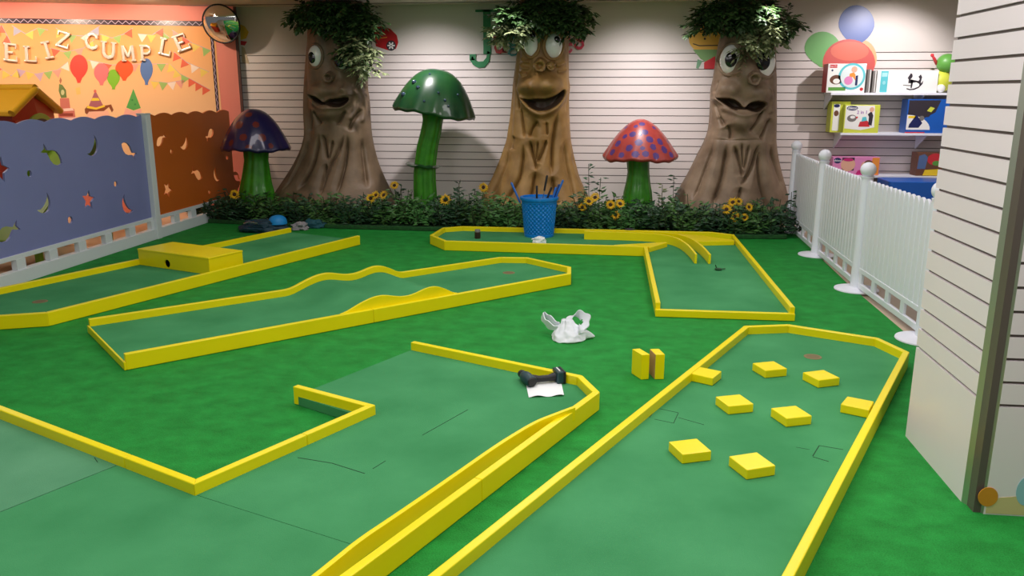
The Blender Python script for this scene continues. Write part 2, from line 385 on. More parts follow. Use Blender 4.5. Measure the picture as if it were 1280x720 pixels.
# ================================================================== SHELVES AND TOYS ON THE BACK WALL
YS = 10.45
def shelf(label, x0, x1, zt, yb=YW, br=True):
    t = thing('wall_shelf', label, 'shelf', ((x0+x1)/2, YS, zt-.05), 'white display shelves')
    mb = MB(); mb.box(x0, x1, YS, yb-.001, zt-.028, zt); mb.build('shelf_board', M['white_plastic'], t, bevel=.003)
    for xx in () if not br else (x0+.02, (x0+x1)/2, x1-.03):
        mb = MB(); ax = [(yb-.001, zt-.029),(YS+.03, zt-.029),(YS+.03, zt-.045),(yb-.02, zt-.20),(yb-.001, zt-.20)]
        n = len(ax); vs = [(xx-.006,a,b) for a,b in ax]+[(xx+.006,a,b) for a,b in ax]
        mb.add(vs, [tuple(range(n)), tuple(range(2*n-1,n-1,-1))]+[(i,n+i,n+(i+1)%n,(i+1)%n) for i in range(n)])
        mb.build('bracket', M['white_plastic'], t)
shelf('white wall shelf carrying the rocking horse box, topmost of three', 2.60, 4.75, 1.572)
shelf('white wall shelf carrying the lime box, middle of three', 2.755, 4.75, 1.10)
shelf('white wall shelf lowest of three, above the dark cabinet', 2.62, 4.75, .59, br=False)
FB = lambda Y: frame((0,Y,0), (1,0,0), (0,-1,0))
def carton(name, label, x0, x1, z0, z1, Yf, dep, m, cat='toy box', skew=0.0, group=None):
    t = thing(name, label, cat, ((x0+x1)/2, Yf+dep/2, z0), group)
    mb = MB(); mb.box(x0, x1, Yf, Yf+dep, z0, z1); mb.build('carton', m, t, bevel=.003)
    fr = FB(Yf)
    def art(nm, poly, mm, lv=1): b = MB(); b.fprism(fr, poly, .0002, .0004+.0006*lv); return b.build(nm, mm, t)
    return t, fr, art
shiny('c_white', S(244,244,240), .4); shiny('c_red', S(206,52,60), .4); shiny('c_teal', S(94,196,206), .4); shiny('c_lime', S(214,222,80), .4)
shiny('c_navy', S(32,40,92), .4); shiny('c_grey', S(120,116,112), .6); shiny('c_blue', S(30,96,190), .35); shiny('c_pink', S(226,140,192), .4)
shiny('c_purple', S(160,100,180), .4); shiny('c_skin', S(228,176,150), .5); shiny('c_green', S(96,160,70), .4); shiny('c_orange', S(238,150,60), .4)
shiny('c_dark', S(50,44,54), .5); shiny('c_yellow', S(246,210,50), .4); shiny('c_brown', S(110,70,50), .5); shiny('c_magenta', S(200,40,120), .4)
def wz(px, py, Y=YS+.02): return W(px, py, Y)
def pp(pts, Y): return [W(a, b, Y) for a, b in pts]
z1s = 1.573; Yf = YS+.03
x0 = wz(1034,100)[0]; x1 = wz(1082,100)[0]; zt = wz(1060,79.5)[1]
t, fr, art = carton('toy_box', 'white toy box with red side and a child in a teal circle on its front', x0, x1, z1s, zt, Yf, .22, M['c_white'])
w = x1-x0; h = zt-z1s
b = MB(); b.box(x0-.0012, x0-.0002, Yf+.002, Yf+.218, z1s+.002, zt-.002); b.build('red_side', M['c_red'], t)
zA = z1s; A = lambda u, v: (x0+w*u, zA+h*v)
art('brand_block', [A(.05,.86),A(.24,.86),A(.24,.97),A(.05,.97)], M['c_red'])
text_mesh('Fisher-Price', .026, M['c_white'], fr, *A(.145,.915), .0012, t, 'brand_lettering', .0003)
art('age_mark', disc_poly(*A(.12,.77), .012, .012, 10), M['c_navy'])
art('picture_ring', disc_poly(*A(.64,.56), .155, .155), M['c_teal']); art('picture_ground', disc_poly(*A(.64,.56), .13, .13), mat('c_pale', S(224,236,236), .4), 2)
art('picture_child', [A(.56,.40),A(.66,.55),A(.74,.42),A(.73,.62),A(.68,.70),A(.58,.66)], M['c_orange'], 3)
art('picture_head', disc_poly(*A(.69,.80), .034, .036, 16), M['c_skin'], 4); art('picture_legs', [A(.74,.25),A(.80,.25),A(.80,.6),A(.74,.58)], M['c_navy'], 3)
art('picture_toy', disc_poly(*A(.56,.42), .05, .05, 14), M['c_pink'], 4)
art('picture_seat', disc_poly(*A(.24,.45), .075, .055, 18), M['c_brown'], 1); art('picture_seat_pad', disc_poly(*A(.25,.40), .04, .03, 14), M['c_white'], 2)
art('green_band', [A(.05,.07),A(.5,.07),A(.5,.19),A(.05,.19)], M['c_green']); art('red_mark', disc_poly(*A(.92,.12), .02, .02, 12), M['c_red'])
xg = wz(1084.5,100)[0]
for k,(dx,hh,lab) in enumerate([(0,.27,'grey thin box standing on edge next to the teal circle toy box'),(.062,.255,'grey thin box standing on edge next to the rocking horse box')]):
    t, fr, art = carton('thin_box', lab, xg+dx, xg+dx+.046, z1s, z1s+hh, Yf+.01, .22, M['c_grey'], group='thin grey boxes on the top shelf')
    art('white_edge', [(xg+dx+.028,z1s+.005),(xg+dx+.036,z1s+.005),(xg+dx+.036,z1s+hh-.005),(xg+dx+.028,z1s+hh-.005)], M['c_white'])
x0 = wz(1096.5,100)[0]; x1 = wz(1173,100)[0]; zt = wz(1130,88)[1]
t, fr, art = carton('rocking_horse_box', 'long white box with a teal strip and a dark rocking horse drawing', x0, x1, z1s, zt, Yf, .2, M['c_white'])
w = x1-x0; h = zt-z1s
art('teal_strip', [A(.06,.02),A(.18,.02),A(.18,.98),A(.06,.98)], M['c_teal']); art('strip_lettering', [A(.075,.72),A(.165,.72),A(.165,.90),A(.075,.90)], mat('c_paleteal', S(170,222,226), .4), 2)
art('strip_mark', disc_poly(*A(.12,.45), .018, .022, 12), mat('c_paleteal2', S(150,214,220), .4), 2)
# rocking horse silhouette
art('horse_body', [A(.52,.42),A(.56,.50),A(.62,.46),A(.68,.50),A(.70,.62),A(.675,.72),A(.71,.82),A(.735,.70),A(.725,.50),A(.73,.30),A(.71,.28),A(.70,.40),A(.60,.55),A(.585,.20),A(.565,.20),A(.565,.38),A(.55,.60),A(.52,.62)], M['c_dark'])
art('horse_head', [A(.50,.66),A(.52,.60),A(.56,.62),A(.58,.74),A(.57,.84),A(.545,.88),A(.53,.80)], M['c_dark'])
art('horse_rocker', [A(.50,.16),A(.56,.11),A(.63,.13),A(.70,.22),A(.76,.55),A(.755,.39),A(.69,.27),A(.62,.19),A(.56,.165),A(.50,.21)], M['c_dark'])
art('horse_bar', [A(.44,.325),A(.56,.30),A(.60,.33),A(.44,.355)], M['c_dark'])
# plush frog-like generic soft toy in bag
cx, cz = wz(1182,92); t = thing('soft_toy', 'green soft toy with round head on the top shelf, half behind the pillar', 'toy', (cx, Yf+.12, z1s))
mb = MB(); mb.ell((cx,Yf+.12,z1s+.13), (.13,.10,.13)); mb.build('toy_body', M['c_lime'], t, smooth=3.2)
mb = MB(); mb.ell((cx+.04,Yf+.09,z1s+.34), (.12,.10,.11)); mb.build('toy_head', M['c_green'], t, smooth=3.2)
mb = MB(); mb.tube([(cx-.07,Yf+.1,z1s+.33),(cx-.12,Yf+.08,z1s+.40),(cx-.14,Yf+.07,z1s+.42)], [.02,.016,.012]); mb.ell((cx-.145,Yf+.07,z1s+.43), (.02,.02,.02), 12, 8); mb.build('toy_arm', M['c_red'], t, smooth=3.2)
mb = MB(); mb.ell((cx-.02,Yf+.03,z1s+.05), (.05,.03,.048)); mb.build('toy_foot', M['c_white'], t, smooth=3.2)
# middle shelf
z2s = zA = 1.101
x0 = wz(1040.5,145)[0]; x1 = wz(1058,145)[0]; zt = wz(1050,127)[1]
t, fr, art = carton('toy_box', 'pale lime toy box standing behind the lime box on the middle shelf', x0, x0+.22, z2s, zt, Yf+.06, .2, M['c_lime'])
w = .22; h = zt-z2s
art('pale_panel', [(x0+.025,z2s+.02),(x0+.1,z2s+.02),(x0+.1,z2s+h*.92),(x0+.025,z2s+h*.92)], M['c_white']); art('brand_pill', disc_poly(x0+.06,z2s+h*.86,.035,.02,16), M['c_navy'], 2); art('picture_child', disc_poly(x0+.06,z2s+h*.62,.028,.035,14), M['c_brown'], 2)
x0 = wz(1054.5,148,Yf)[0]; x1 = wz(1098.5,148,Yf)[0]; zt = wz(1075,131)[1]
t, fr, art = carton('toy_box', 'lime bordered white toy box with 2 in 1 lettering on the middle shelf', x0, x1, z2s, zt, Yf-.02, .2, M['c_lime'])
w = x1-x0; h = zt-z2s
art('white_panel', [A(.03,.16),A(.03,.97),A(.84,.97),A(.88,.2),A(.5,.10),A(.3,.12)], M['c_white'])
art('brand_pill', disc_poly(*A(.21,.88), .065, .028, 20), M['c_navy'], 2)
text_mesh('chicco', .042, M['c_white'], fr, *A(.21,.885), .0018, t, 'brand_lettering', .0003, .001)
text_mesh('2 in 1', .055, M['c_purple'], fr, *A(.50,.73), .0012, t, 'title_lettering', .0003, .0008)
art('picture_walker', disc_poly(*A(.22,.52), .055, .042, 18), M['c_grey'], 2); art('picture_walker_seat', disc_poly(*A(.24,.56), .03, .018, 12), M['c_white'], 3)
art('picture_car', [A(.42,.22),A(.74,.22),A(.74,.34),A(.66,.44),A(.46,.40)], M['c_red'], 2); art('picture_car_top', [A(.50,.40),A(.66,.44),A(.62,.58),A(.52,.56)], M['c_teal'], 3)
art('picture_child', [A(.70,.30),A(.80,.26),A(.82,.62),A(.76,.78),A(.66,.66),A(.70,.58)], M['c_dark'], 3); art('picture_head', disc_poly(*A(.765,.83), .026, .03, 14), M['c_skin'], 4)
art('plus_mark', disc_poly(*A(.36,.55), .012, .012, 10), M['c_red'], 3)
x0 = wz(1133,145,Yf)[0]; zt = wz(1150,124)[1]; x1 = x0+.62
t, fr, art = carton('toy_box', 'blue and dark toy box with a white picture corner beside the pillar', x0, x1, z2s, zt, Yf-.01, .22, M['c_blue'])
w = x1-x0; h = zt-z2s
art('dark_window', [A(.02,.42),A(.30,.42),A(.52,.62),A(.60,.97),A(.02,.97)], M['c_dark'], 1)
art('white_corner', [A(.01,.10)]+[A(.01+.44*math.sin(PI/2*i/8), .10+.44*math.cos(PI/2*i/8)) for i in range(9)], M['c_white'], 2)
art('yellow_title', [A(.03,.44),A(.17,.44),A(.17,.51),A(.03,.51)], M['c_yellow'], 3); art('picture_vehicle', [A(.05,.16),A(.24,.16),A(.30,.30),A(.18,.55),A(.06,.26)], M['c_navy'], 3)
art('picture_disc', disc_poly(*A(.28,.44), .03, .03, 12), M['c_grey'], 3); art('picture_disc', disc_poly(*A(.38,.55), .03, .03, 12), M['c_dark'], 3)
art('lime_patch', [A(.36,.66),A(.44,.62),A(.50,.74),A(.42,.78)], M['c_lime'], 3); art('red_edge', [A(.0,.0),A(.36,.0),A(.36,.035),A(.0,.035)], M['c_red'], 2)  # lime patch laid over the dark window, red strip along the bottom
# lowest shelf
z3s = zA = .591
x0 = wz(1041,205)[0]; x1 = wz(1100,205)[0]; zt = wz(1070,196.5)[1]
t, fr, art = carton('doll_box', 'long pink and purple toy box behind the barrier on the lowest shelf', x0, x1, z3s, zt, Yf, .2, M['c_pink'])
w = x1-x0; h = zt-z3s
art('brand_pill', disc_poly(*A(.10,.80), .045, .035, 16), M['c_navy'], 1); text_mesh('chicco', .034, M['c_white'], fr, *A(.10,.80), .0012, t, 'brand_lettering', .0003, .0006)
art('picture_frame', [A(.20,.25),A(.46,.25),A(.46,.97),A(.20,.97)], M['c_dark'], 1); art('picture_face', disc_poly(*A(.33,.58), .085, .08), M['c_skin'], 2); art('picture_bow', disc_poly(*A(.33,.85), .06, .02, 14), M['c_magenta'], 3)
art('picture_child', disc_poly(*A(.70,.50), .055, .06, 16), M['c_skin'], 1); art('picture_hair', disc_poly(*A(.76,.66), .05, .04, 14), M['c_brown'], 2); art('magenta_patch', [A(.5,.02),A(.72,.02),A(.66,.30),A(.55,.26)], M['c_magenta'], 2)
art('gold_panel', [A(.80,.02),A(.99,.02),A(.99,.98),A(.84,.98)], M['c_orange'], 1)
x0 = wz(1146,205)[0]; zt = wz(1160,191)[1]; x1 = x0+.52
t, fr, art = carton('toy_box', 'small red, blue and yellow toy box on the lowest shelf near the pillar', x0, x1, z3s, zt, Yf, .2, M['c_brown'])
w = x1-x0; h = zt-z3s
art('blue_figures', [A(.02,.30),A(.20,.30),A(.24,.80),A(.16,.94),A(.04,.86)], mat('c_steelblue', S(86,110,150), .5), 1); art('red_cloud', disc_poly(*A(.40,.72), .09, .07), M['c_red'], 1); art('yellow_base', [A(.16,.02),A(.54,.02),A(.5,.30),A(.2,.26)], M['c_yellow'], 1); art('green_patch', disc_poly(*A(.44,.55), .05, .03, 12), M['c_green'], 2)
# dark plinth and blue tub
mb = MB(); mb.box(3.15, 4.75, 10.48, 10.79, 0, .56); tag(mb.build('plinth_cabinet', mat('plinth_grey', S(96,84,80), .6), bevel=.006), 'dark grey brown cabinet under the lowest shelf', 'cabinet')
t = thing('storage_tub', 'blue plastic tub in front of the dark cabinet behind the barrier', 'tub', (3.55, 10.1, 0))
mb = MB()
def rrect(x0,x1,y0,y1,r,n=5):
    o = []
    for cx,cy,a0 in ((x1-r,y1-r,0),(x0+r,y1-r,PI/2),(x0+r,y0+r,PI),(x1-r,y0+r,1.5*PI)):
        o += [(cx+r*math.cos(a0+PI/2*i/n), cy+r*math.sin(a0+PI/2*i/n)) for i in range(n+1)]
    return o
mb.prism(rrect(3.2,3.9,9.88,10.38,.06), 0, .58); mb.build('tub_body', M['c_blue'], t, bevel=.01)
mb = MB(); mb.prism(rrect(3.17,3.93,9.85,10.41,.07), .31, .35); mb.build('tub_lid', M['c_blue'], t, bevel=.01)
# ================================================================== BIRTHDAY MURAL (flat print on the salmon wall)
def mp(pts, k=4.0, ox=0, oy=0): return [MW(a/k+ox, b/k+oy) for a, b in pts]
mu = thing('birthday_mural', 'printed birthday mural with orange ground, bunting, balloons and party hats on the salmon wall', 'mural', tuple(Vector(FM(-3,0.25))))
mg = bpy.data.materials.new('mural_print'); mg.use_nodes = True; nt = mg.node_tree; bs = nt.nodes['Principled BSDF']; bs.inputs['Roughness'].default_value = .45
geo = nt.nodes.new('ShaderNodeNewGeometry'); sx = nt.nodes.new('ShaderNodeSeparateXYZ'); nt.links.new(geo.outputs['Position'], sx.inputs[0])
mr = nt.nodes.new('ShaderNodeMapRange'); mr.inputs['From Min'].default_value = 1.3; mr.inputs['From Max'].default_value = 2.4; nt.links.new(sx.outputs['Z'], mr.inputs['Value'])
cr = nt.nodes.new('ShaderNodeValToRGB'); cr.color_ramp.elements[0].color = S(252,206,152); cr.color_ramp.elements[1].color = S(240,160,84)
nt.links.new(mr.outputs[0], cr.inputs['Fac']); nt.links.new(cr.outputs['Color'], bs.inputs['Base Color'])   # the print itself fades from orange to peach
r0 = MW(268, 30); zt = MW(100, 29)[1]
mb = MB(); mb.fprism(FM, [(-4.6,.25),(r0[0],.25),(r0[0],zt),(-4.6,zt)], .0005, .003); mb.build('print_ground', mg, mu)
bd = mat('border_dark', S(58,40,52), .3); bz = mat('border_zigzag', S(190,170,190), .35)
zb0 = MW(130,31)[1]; zb1 = MW(130,24.5)[1]; xr = MW(268,60)[0]; xl = MW(264,60)[0]
mb = MB(); mb.fprism(FM, [(-4.6,zb0),(xr,zb0),(xr,zb1),(-4.6,zb1)], .003, .007); mb.fprism(FM, [(xl,.25),(xr,.25),(xr,zb0),(xl,zb0)], .003, .007); mb.build('border_strip', bd, mu)
mb = MB(); k = 0; x = -4.6; hw = .005; st = .085; a, b_ = zb0+.012, zb1-.012
while x < xr-st:
    mb.fprism(FM, [(x,a-hw),(x+st/2,b_-hw),(x+st/2,b_+hw),(x,a+hw)], .007, .008); mb.fprism(FM, [(x+st/2,b_-hw),(x+st,a-hw),(x+st,a+hw),(x+st/2,b_+hw)], .007, .008); x += st
z = zb0; a, b_ = xl+.012, xr-.012
while z > .35:
    mb.fprism(FM, [(a-hw,z),(b_-hw,z-st/2),(b_+hw,z-st/2),(a+hw,z)], .007, .008); mb.fprism(FM, [(b_-hw,z-st/2),(a-hw,z-st),(a+hw,z-st),(b_+hw,z-st/2)], .007, .008); z -= st
mb.build('border_zigzag', bz, mu)
fc = {'r':S(232,104,72),'y':S(240,204,96),'g':S(160,190,104),'l':S(206,170,186),'p':S(236,160,140),'w':S(244,222,204),'b':S(172,170,190)}
fm = {k_: mat('flag_'+k_, v, .45) for k_, v in fc.items()}
def bunting(pts, flags, fl=30, fw=46):
    P = [Vector(p) for p in pts]
    seg = [(P[i+1]-P[i]).length for i in range(len(P)-1)]; tot = sum(seg)
    def at(s):
        for i,l in enumerate(seg):
            if s <= l or i == len(seg)-1: return P[i]+(P[i+1]-P[i])*(s/l), (P[i+1]-P[i]).normalized()
            s -= l
    mb = MB()
    for i in range(len(P)-1):
        d = (P[i+1]-P[i]).normalized(); n = Vector((-d.y,d.x))*1.6
        mb.fprism(FM, mp([P[i]-n,P[i+1]-n,P[i+1]+n,P[i]+n]), .003, .0038)
    st = mb.build('bunting_string', bz, mu)
    for i,c in enumerate(flags):
        s = tot*(i+.5)/len(flags); p, d = at(s); n = Vector((-d.y,d.x))
        if n.y < 0: n = -n
        q = [p-d*fw/2, p+d*fw/2, p+n*fl*1.35]
        mb = MB(); mb.fprism(FM, mp(q), .003, .0046); mb.build('pennant', fm[c], st)
bunting([(-60,150),(10,128),(60,225)], 'yrr'); bunting([(60,128),(130,170),(190,140),(240,150)], 'byg')
bunting([(280,140),(330,175),(420,180),(500,130)], 'ygwb'); bunting([(500,170),(560,190),(620,170),(665,140)], 'ygr')
bunting([(690,170),(760,175),(800,150),(850,190)], 'wyrg'); bunting([(860,150),(960,215),(1060,255)], 'pryg')
bunting([(250,240),(330,260),(420,240),(470,200)], 'rgpy'); bunting([(870,260),(930,310),(1045,360)], 'rrwy')
bunting([(-30,320),(60,380),(90,345)], 'ryy'); bunting([(85,345),(180,370),(290,350),(340,310)], 'lylgpw')
bunting([(440,300),(560,325),(680,320),(840,320)], 'wrlprg'); bunting([(850,320),(900,370),(960,400),(1050,450)], 'yygrrr'); bunting([(755,405),(840,415),(920,400)], 'ygwp')
def balloon_poly(cx, cy, rx, ry, n=26, tail=1.25):
    o = []
    for i in range(n):
        t = 2*PI*i/n; x = math.sin(t); y = -math.cos(t)
        k = 1-.28*max(0,y)**1.5
        o.append((cx+rx*x*k, cy+ry*y*(tail if y > .97 else 1)))
    return o
for nm,(cx,cy,rx,ry),c in [('red',(395,335,45,62),S(232,74,60)),('pink',(508,365,38,48),S(226,120,120)),('green',(568,390,32,44),S(132,190,50)),('orange',(622,345,45,46),S(236,92,44)),('blue',(733,350,32,58),S(92,122,176))]:
    mb = MB(); mb.fprism(FM, mp(balloon_poly(cx,cy,rx,ry)), .003, .006); o = mb.build('printed_balloon', mat('print_'+nm, c, .4), mu); o['label'] = nm+' printed balloon'
    mb = MB(); mb.fprism(FM, mp([(cx-6,cy+ry*1.12),(cx+6,cy+ry*1.12),(cx+9,cy+ry*1.28),(cx-9,cy+ry*1.28)]), .003, .0055); mb.build('balloon_knot', o.data.materials[0], o)
def art(nm, pts, c, lv=1, label=None, par=None):
    mb = MB(); mb.fprism(FM, mp(pts), .003, .0035+.0008*lv); o = mb.build(nm, mat('art_'+nm, c, .45), par or mu)
    if label: o['label'] = label
    return o
h = art('striped_party_hat', [(477,452),(520,535),(440,540)], S(170,100,110), 2, 'striped printed party hat')
art('hat_band', [(462,490),(492,490),(500,503),(456,505)], S(240,206,60), 3, par=h); art('hat_brim', [(438,528),(482,538),(522,524),(526,534),(482,548),(434,540)], S(244,206,60), 3, par=h)
art('hat_tip', disc_poly(476,456,7,8,10), S(216,110,90), 3, par=h)
art('printed_hair', [(424,545),(438,530),(482,545),(525,528),(556,522),(568,550),(560,562),(545,535),(520,555),(445,558),(436,572),(426,565)], S(140,76,44), 1)
art('printed_face', [(440,556),(540,552),(560,600),(600,640),(420,640),(430,600)], S(250,190,160), 0)
h = art('green_party_hat', [(667,444),(704,540),(668,552),(632,538)], S(92,170,84), 2, 'green printed party hat'); art('hat_dot', disc_poly(662,500,5,5,8), S(60,140,70), 3, par=h); art('hat_dot', disc_poly(676,522,5,5,8), S(60,140,70), 3, par=h)
art('printed_face_pale', [(628,540),(668,556),(706,544),(716,640),(600,640)], S(246,180,160), 0)
c = art('printed_cake', [(300,492),(345,490),(352,540),(372,545),(378,590),(400,600),(410,660),(300,660),(296,600),(286,545),(302,540)], S(208,120,104), 1, 'printed layered cake')
art('cake_icing', [(286,545),(360,540),(372,552),(286,560)], S(248,210,196), 2, par=c); art('cake_icing', [(290,590),(380,586),(400,602),(292,604)], S(248,200,190), 2, par=c); art('cake_filling', [(296,566),(366,566),(366,580),(298,580)], S(150,66,52), 2, par=c)
art('cake_candle', [(296,420),(312,424),(330,450),(334,488),(306,490),(294,455)], S(110,130,70), 2, par=c); art('candle_mark', disc_poly(314,462,9,14,10), S(206,206,150), 3, par=c)
art('candle_flame', [(303,385),(310,402),(303,420),(297,404)], S(180,110,80), 2, par=c)
art('confetti_star', [(378,440),(400,436),(404,470),(384,474)], S(248,196,110), 0)
# ------------------------------------------------------------------ slab-serif letters out of strokes
GL = {
 'E':[([(.2,0),(.2,1)],.24),([(.0,.94),(.86,.94)],.12),([(.2,.5),(.66,.5)],.12),([(.0,.06),(.92,.06)],.12),([(.84,.72),(.84,1)],.1),([(.9,0),(.9,.3)],.1)],
 'L':[([(.22,0),(.22,1)],.24),([(.0,.94),(.5,.94)],.12),([(.0,.06),(.92,.06)],.12),([(.9,0),(.9,.36)],.1)],
 'I':[([(.5,0),(.5,1)],.26),([(.12,.94),(.88,.94)],.12),([(.12,.06),(.88,.06)],.12)],
 'Z':[([(.08,.93),(.92,.93)],.13),([(.84,.92),(.14,.08)],.2),([(.06,.07),(.94,.07)],.13),([(.1,.70),(.1,1)],.1),([(.92,0),(.92,.32)],.1)],
 'C':[([(.88,.70),(.80,.88),(.56,.96),(.30,.88),(.14,.62),(.14,.38),(.30,.12),(.58,.04),(.82,.12),(.92,.30)],.2),([(.90,.66),(.90,.98)],.1)],
 'U':[([(.18,1),(.18,.34),(.28,.12),(.52,.05),(.74,.14),(.82,.36),(.82,1)],.2),([(.0,.95),(.38,.95)],.1),([(.64,.95),(1,.95)],.1)],
 'M':[([(.16,0),(.16,1)],.18),([(.84,0),(.84,1)],.2),([(.18,.98),(.5,.28)],.18),([(.82,.98),(.5,.28)],.16),([(.0,.05),(.34,.05)],.1),([(.66,.05),(1,.05)],.1)],
 'P':[([(.22,0),(.22,1)],.24),([(.0,.05),(.48,.05)],.1),([(.0,.94),(.6,.94),(.82,.86),(.88,.72),(.82,.56),(.6,.47),(.25,.47)],.15)],
 'F':[([(.22,0),(.22,1)],.24),([(.0,.94),(.9,.94)],.12),([(.2,.5),(.7,.5)],.12),([(.0,.06),(.5,.06)],.12),([(.86,.7),(.86,1)],.1)],
 'J':[([(.66,1),(.66,.22)],.26),([(.72,.26),(.68,.12),(.54,.035),(.34,.03),(.18,.08),(.10,.15)],.11),([(.26,.98),(1.04,.98)],.04),([(.04,.165),(.26,.165)],.11)],
 'u':[([(.22,.95),(.22,.30),(.32,.08),(.52,.05),(.76,.22)],.22),([(.80,1),(.80,.0)],.22),([(.02,.94),(.3,.94)],.1),([(.58,.94),(.88,.94)],.1),([(.8,.05),(1,.05)],.1)],
 'g':[([(.76,.66),(.64,.86),(.42,.92),(.22,.78),(.20,.56),(.40,.40),(.62,.46),(.74,.64)],.17),([(.70,.86),(.98,.92)],.12),([(.32,.42),(.20,.28),(.34,.18),(.74,.12),(.86,-.04),(.70,-.24),(.36,-.28),(.14,-.16),(.20,.04),(.4,.14)],.12)],
 'e':[([(.16,.52),(.84,.54),(.80,.76),(.62,.92),(.40,.90),(.20,.72),(.14,.44),(.24,.18),(.50,.05),(.76,.12),(.88,.26)],.16)],
 't':[([(.42,1.3),(.42,.24),(.52,.06),(.72,.06),(.86,.2)],.2),([(.1,.90),(.82,.90)],.1)],
 's':[([(.80,.72),(.68,.90),(.44,.94),(.24,.82),(.26,.64),(.50,.53),(.76,.42),(.82,.22),(.66,.06),(.40,.03),(.18,.16),(.12,.30)],.18)],
}
def letter(mb, ch, place, off0, off1, fr):
    for pts, w in GL[ch]:
        P = [Vector(p) for p in pts]
        l = offset_poly([tuple(p) for p in P], w/2); r = offset_poly([tuple(p) for p in P], -w/2)
        n = len(P); vs = []
        for o in (off0, off1):
            for a in l: vs.append(fr(*place(*a), o))
            for a in r: vs.append(fr(*place(*a), o))
        fs = []
        for i in range(n-1):
            fs += [(2*n+i,2*n+i+1,3*n+i+1,3*n+i),(i,n+i,n+i+1,i+1),(i,i+1,2*n+i+1,2*n+i),(n+i,3*n+i,3*n+i+1,n+i+1)]
        fs += [(0,2*n,3*n,n),(n-1,2*n-1,4*n-1,3*n-1)]
        mb.add(vs, fs)
    return mb
foil = [('F',-6,196/4,12,22,.1),('E',54/4,262/4,15,23,-.12),('L',152/4,270/4,14,20,-.05),('I',236/4,250/4,12,22,.18),('Z',315/4,198/4,15,21,-.3),('C',457/4,205/4,15,20,-.15),('U',543/4,250/4,17,21,-.12),('M',640/4,267/4,16,20,.02),('P',728/4,266/4,13,20,-.05),('L',828/4,235/4,14,22,-.25),('E',908/4,212/4,17,21,.35)]
words_ = ['first word','first word','first word','first word','first word','second word','second word','second word','second word','second word','second word']
fl = ['letter F at the left picture edge','letter E hanging left above the playhouse roof','letter L left of the tilted I','letter I tilted above the playhouse ridge','letter Z hung high beside the pennants','letter C starting the second word','letter U above the pink printed balloon','letter M above the orange printed balloon','letter P touching the blue printed balloon','letter L right of the P','letter E crumpled at the end of the second word']
for (ch,px,py,w,h,rot),lb in zip(foil, fl):
    cx, cz = MW(px, py, .03); x1_, z1_ = MW(px+w/2, py-h/2, .03); x0_, z0_ = MW(px-w/2, py+h/2, .03)
    ww = x1_-x0_; hh = z1_-z0_; c_, s_ = math.cos(rot), math.sin(rot)
    def place(a, b, cx=cx, cz=cz, ww=ww, hh=hh, c_=c_, s_=s_):
        u = (a-.5)*ww; v = (b-.5)*hh; return (cx+u*c_-v*s_, cz+u*s_+v*c_)
    mb = letter(MB(), ch, place, .012, .04, FM)
    tag(mb.build('foil_letter', M['silver'], bevel=.008, seg=3), 'silver foil '+lb, 'letter balloon', 'foil letters on the birthday mural')
# ------------------------------------------------------------------ toy-shop lettering on the back wall
FW = frame((0,YW-.001,0), (1,0,0), (0,-1,0))
jc = {'J':S(24,122,70),'u':S(186,60,60),'g':S(60,140,140),'u2':S(226,150,60),'e':S(60,120,180),'t':S(120,170,60),'e2':S(214,96,120),'s':S(206,62,84)}
lj = [('J',602,598-12,621,12,83,'J','tall green serif letter J on the back wall'),('u',0,616,634,45.5,66,'u','red serif letter u beside the green J, half under tree leaves'),('g',0,634,650,45.5,64,'g','teal letter g half hidden by leaves left of the golden tree'),
 ('u',0,652,668,45.5,66,'u2','orange letter u behind the golden tree'),('e',0,669,682,46,66,'e','blue letter e behind the golden tree'),('t',0,683,694,46,66,'t','green letter t behind the golden tree'),
 ('e',0,702,717,46,67,'e2','pink letter e right of the golden tree, next to the red s'),('s',0,717,732,41,61,'s','red letter s ending the word right of the golden tree')]
for ch,_,xa,xb,ya,yb,k_,lb in lj:
    a = W(xa,yb,YW); b = W(xb,ya,YW)
    mb = letter(MB(), ch, lambda u,v,a=a,b=b: (a[0]+(b[0]-a[0])*u, a[1]+(b[1]-a[1])*v), .001, .02, FW)
    tag(mb.build('wall_letter', mat('letter_'+k_, jc[k_], .45)), lb, 'letter', 'toy shop wall lettering')
# ------------------------------------------------------------------ balloon decals on the back wall
def wp(pts): return [W(a,b,YW) for a,b in pts]
dm = {'green':S(120,180,110),'blue':S(92,112,172),'red':S(206,92,86),'orange':S(240,176,130)}
for i,(nm,cx,cy,rx,ry,lb) in enumerate([('orange',1078,74,18,24,'orange round balloon decal peeping out behind the red one'),('green',1028,61,22.5,21.5,'green round balloon decal left of the red one'),('blue',1070.5,31,22.5,24.5,'blue balloon decal highest on the back wall'),('red',1061,80,33,31,'large red round balloon decal behind the white toy box')]):
    t = thing('balloon_decal', lb, 'wall decal', (*[W(cx,cy,YW)[0], YW-.002], W(cx,cy,YW)[1]), 'balloon decals above the shelves')
    mb = MB(); mb.fprism(FW, wp(balloon_poly(cx,cy,rx,ry,30,1.08)), .001, .002+.0006*i); mb.build('balloon_print', mat('decal_'+nm, dm[nm], .35), t)
    if nm == 'red':
        mb = MB(); mb.fprism(FW, wp(disc_poly(1062,64,24,12,20)), .0022, .0048); mb.build('highlight_print', mat('decal_red_pale', S(222,116,96), .35), t)
t = thing('balloon_decal', 'yellow balloon decal with one eye and a line mouth, behind the taupe tree', 'wall decal', (W(880,50,YW)[0], YW-.002, W(880,50,YW)[1]))
mb = MB(); mb.fprism(FW, wp(disc_poly(884,49,23,18)), .001, .002); mb.build('yellow_print', mat('decal_yellow', S(236,184,84), .4), t)
mb = MB(); mb.fprism(FW, wp([(866,62),(902,62),(900,74),(884,78),(876,74)]), .001, .0024); mb.build('green_print', mat('decal_palegreen', S(130,170,110), .4), t)
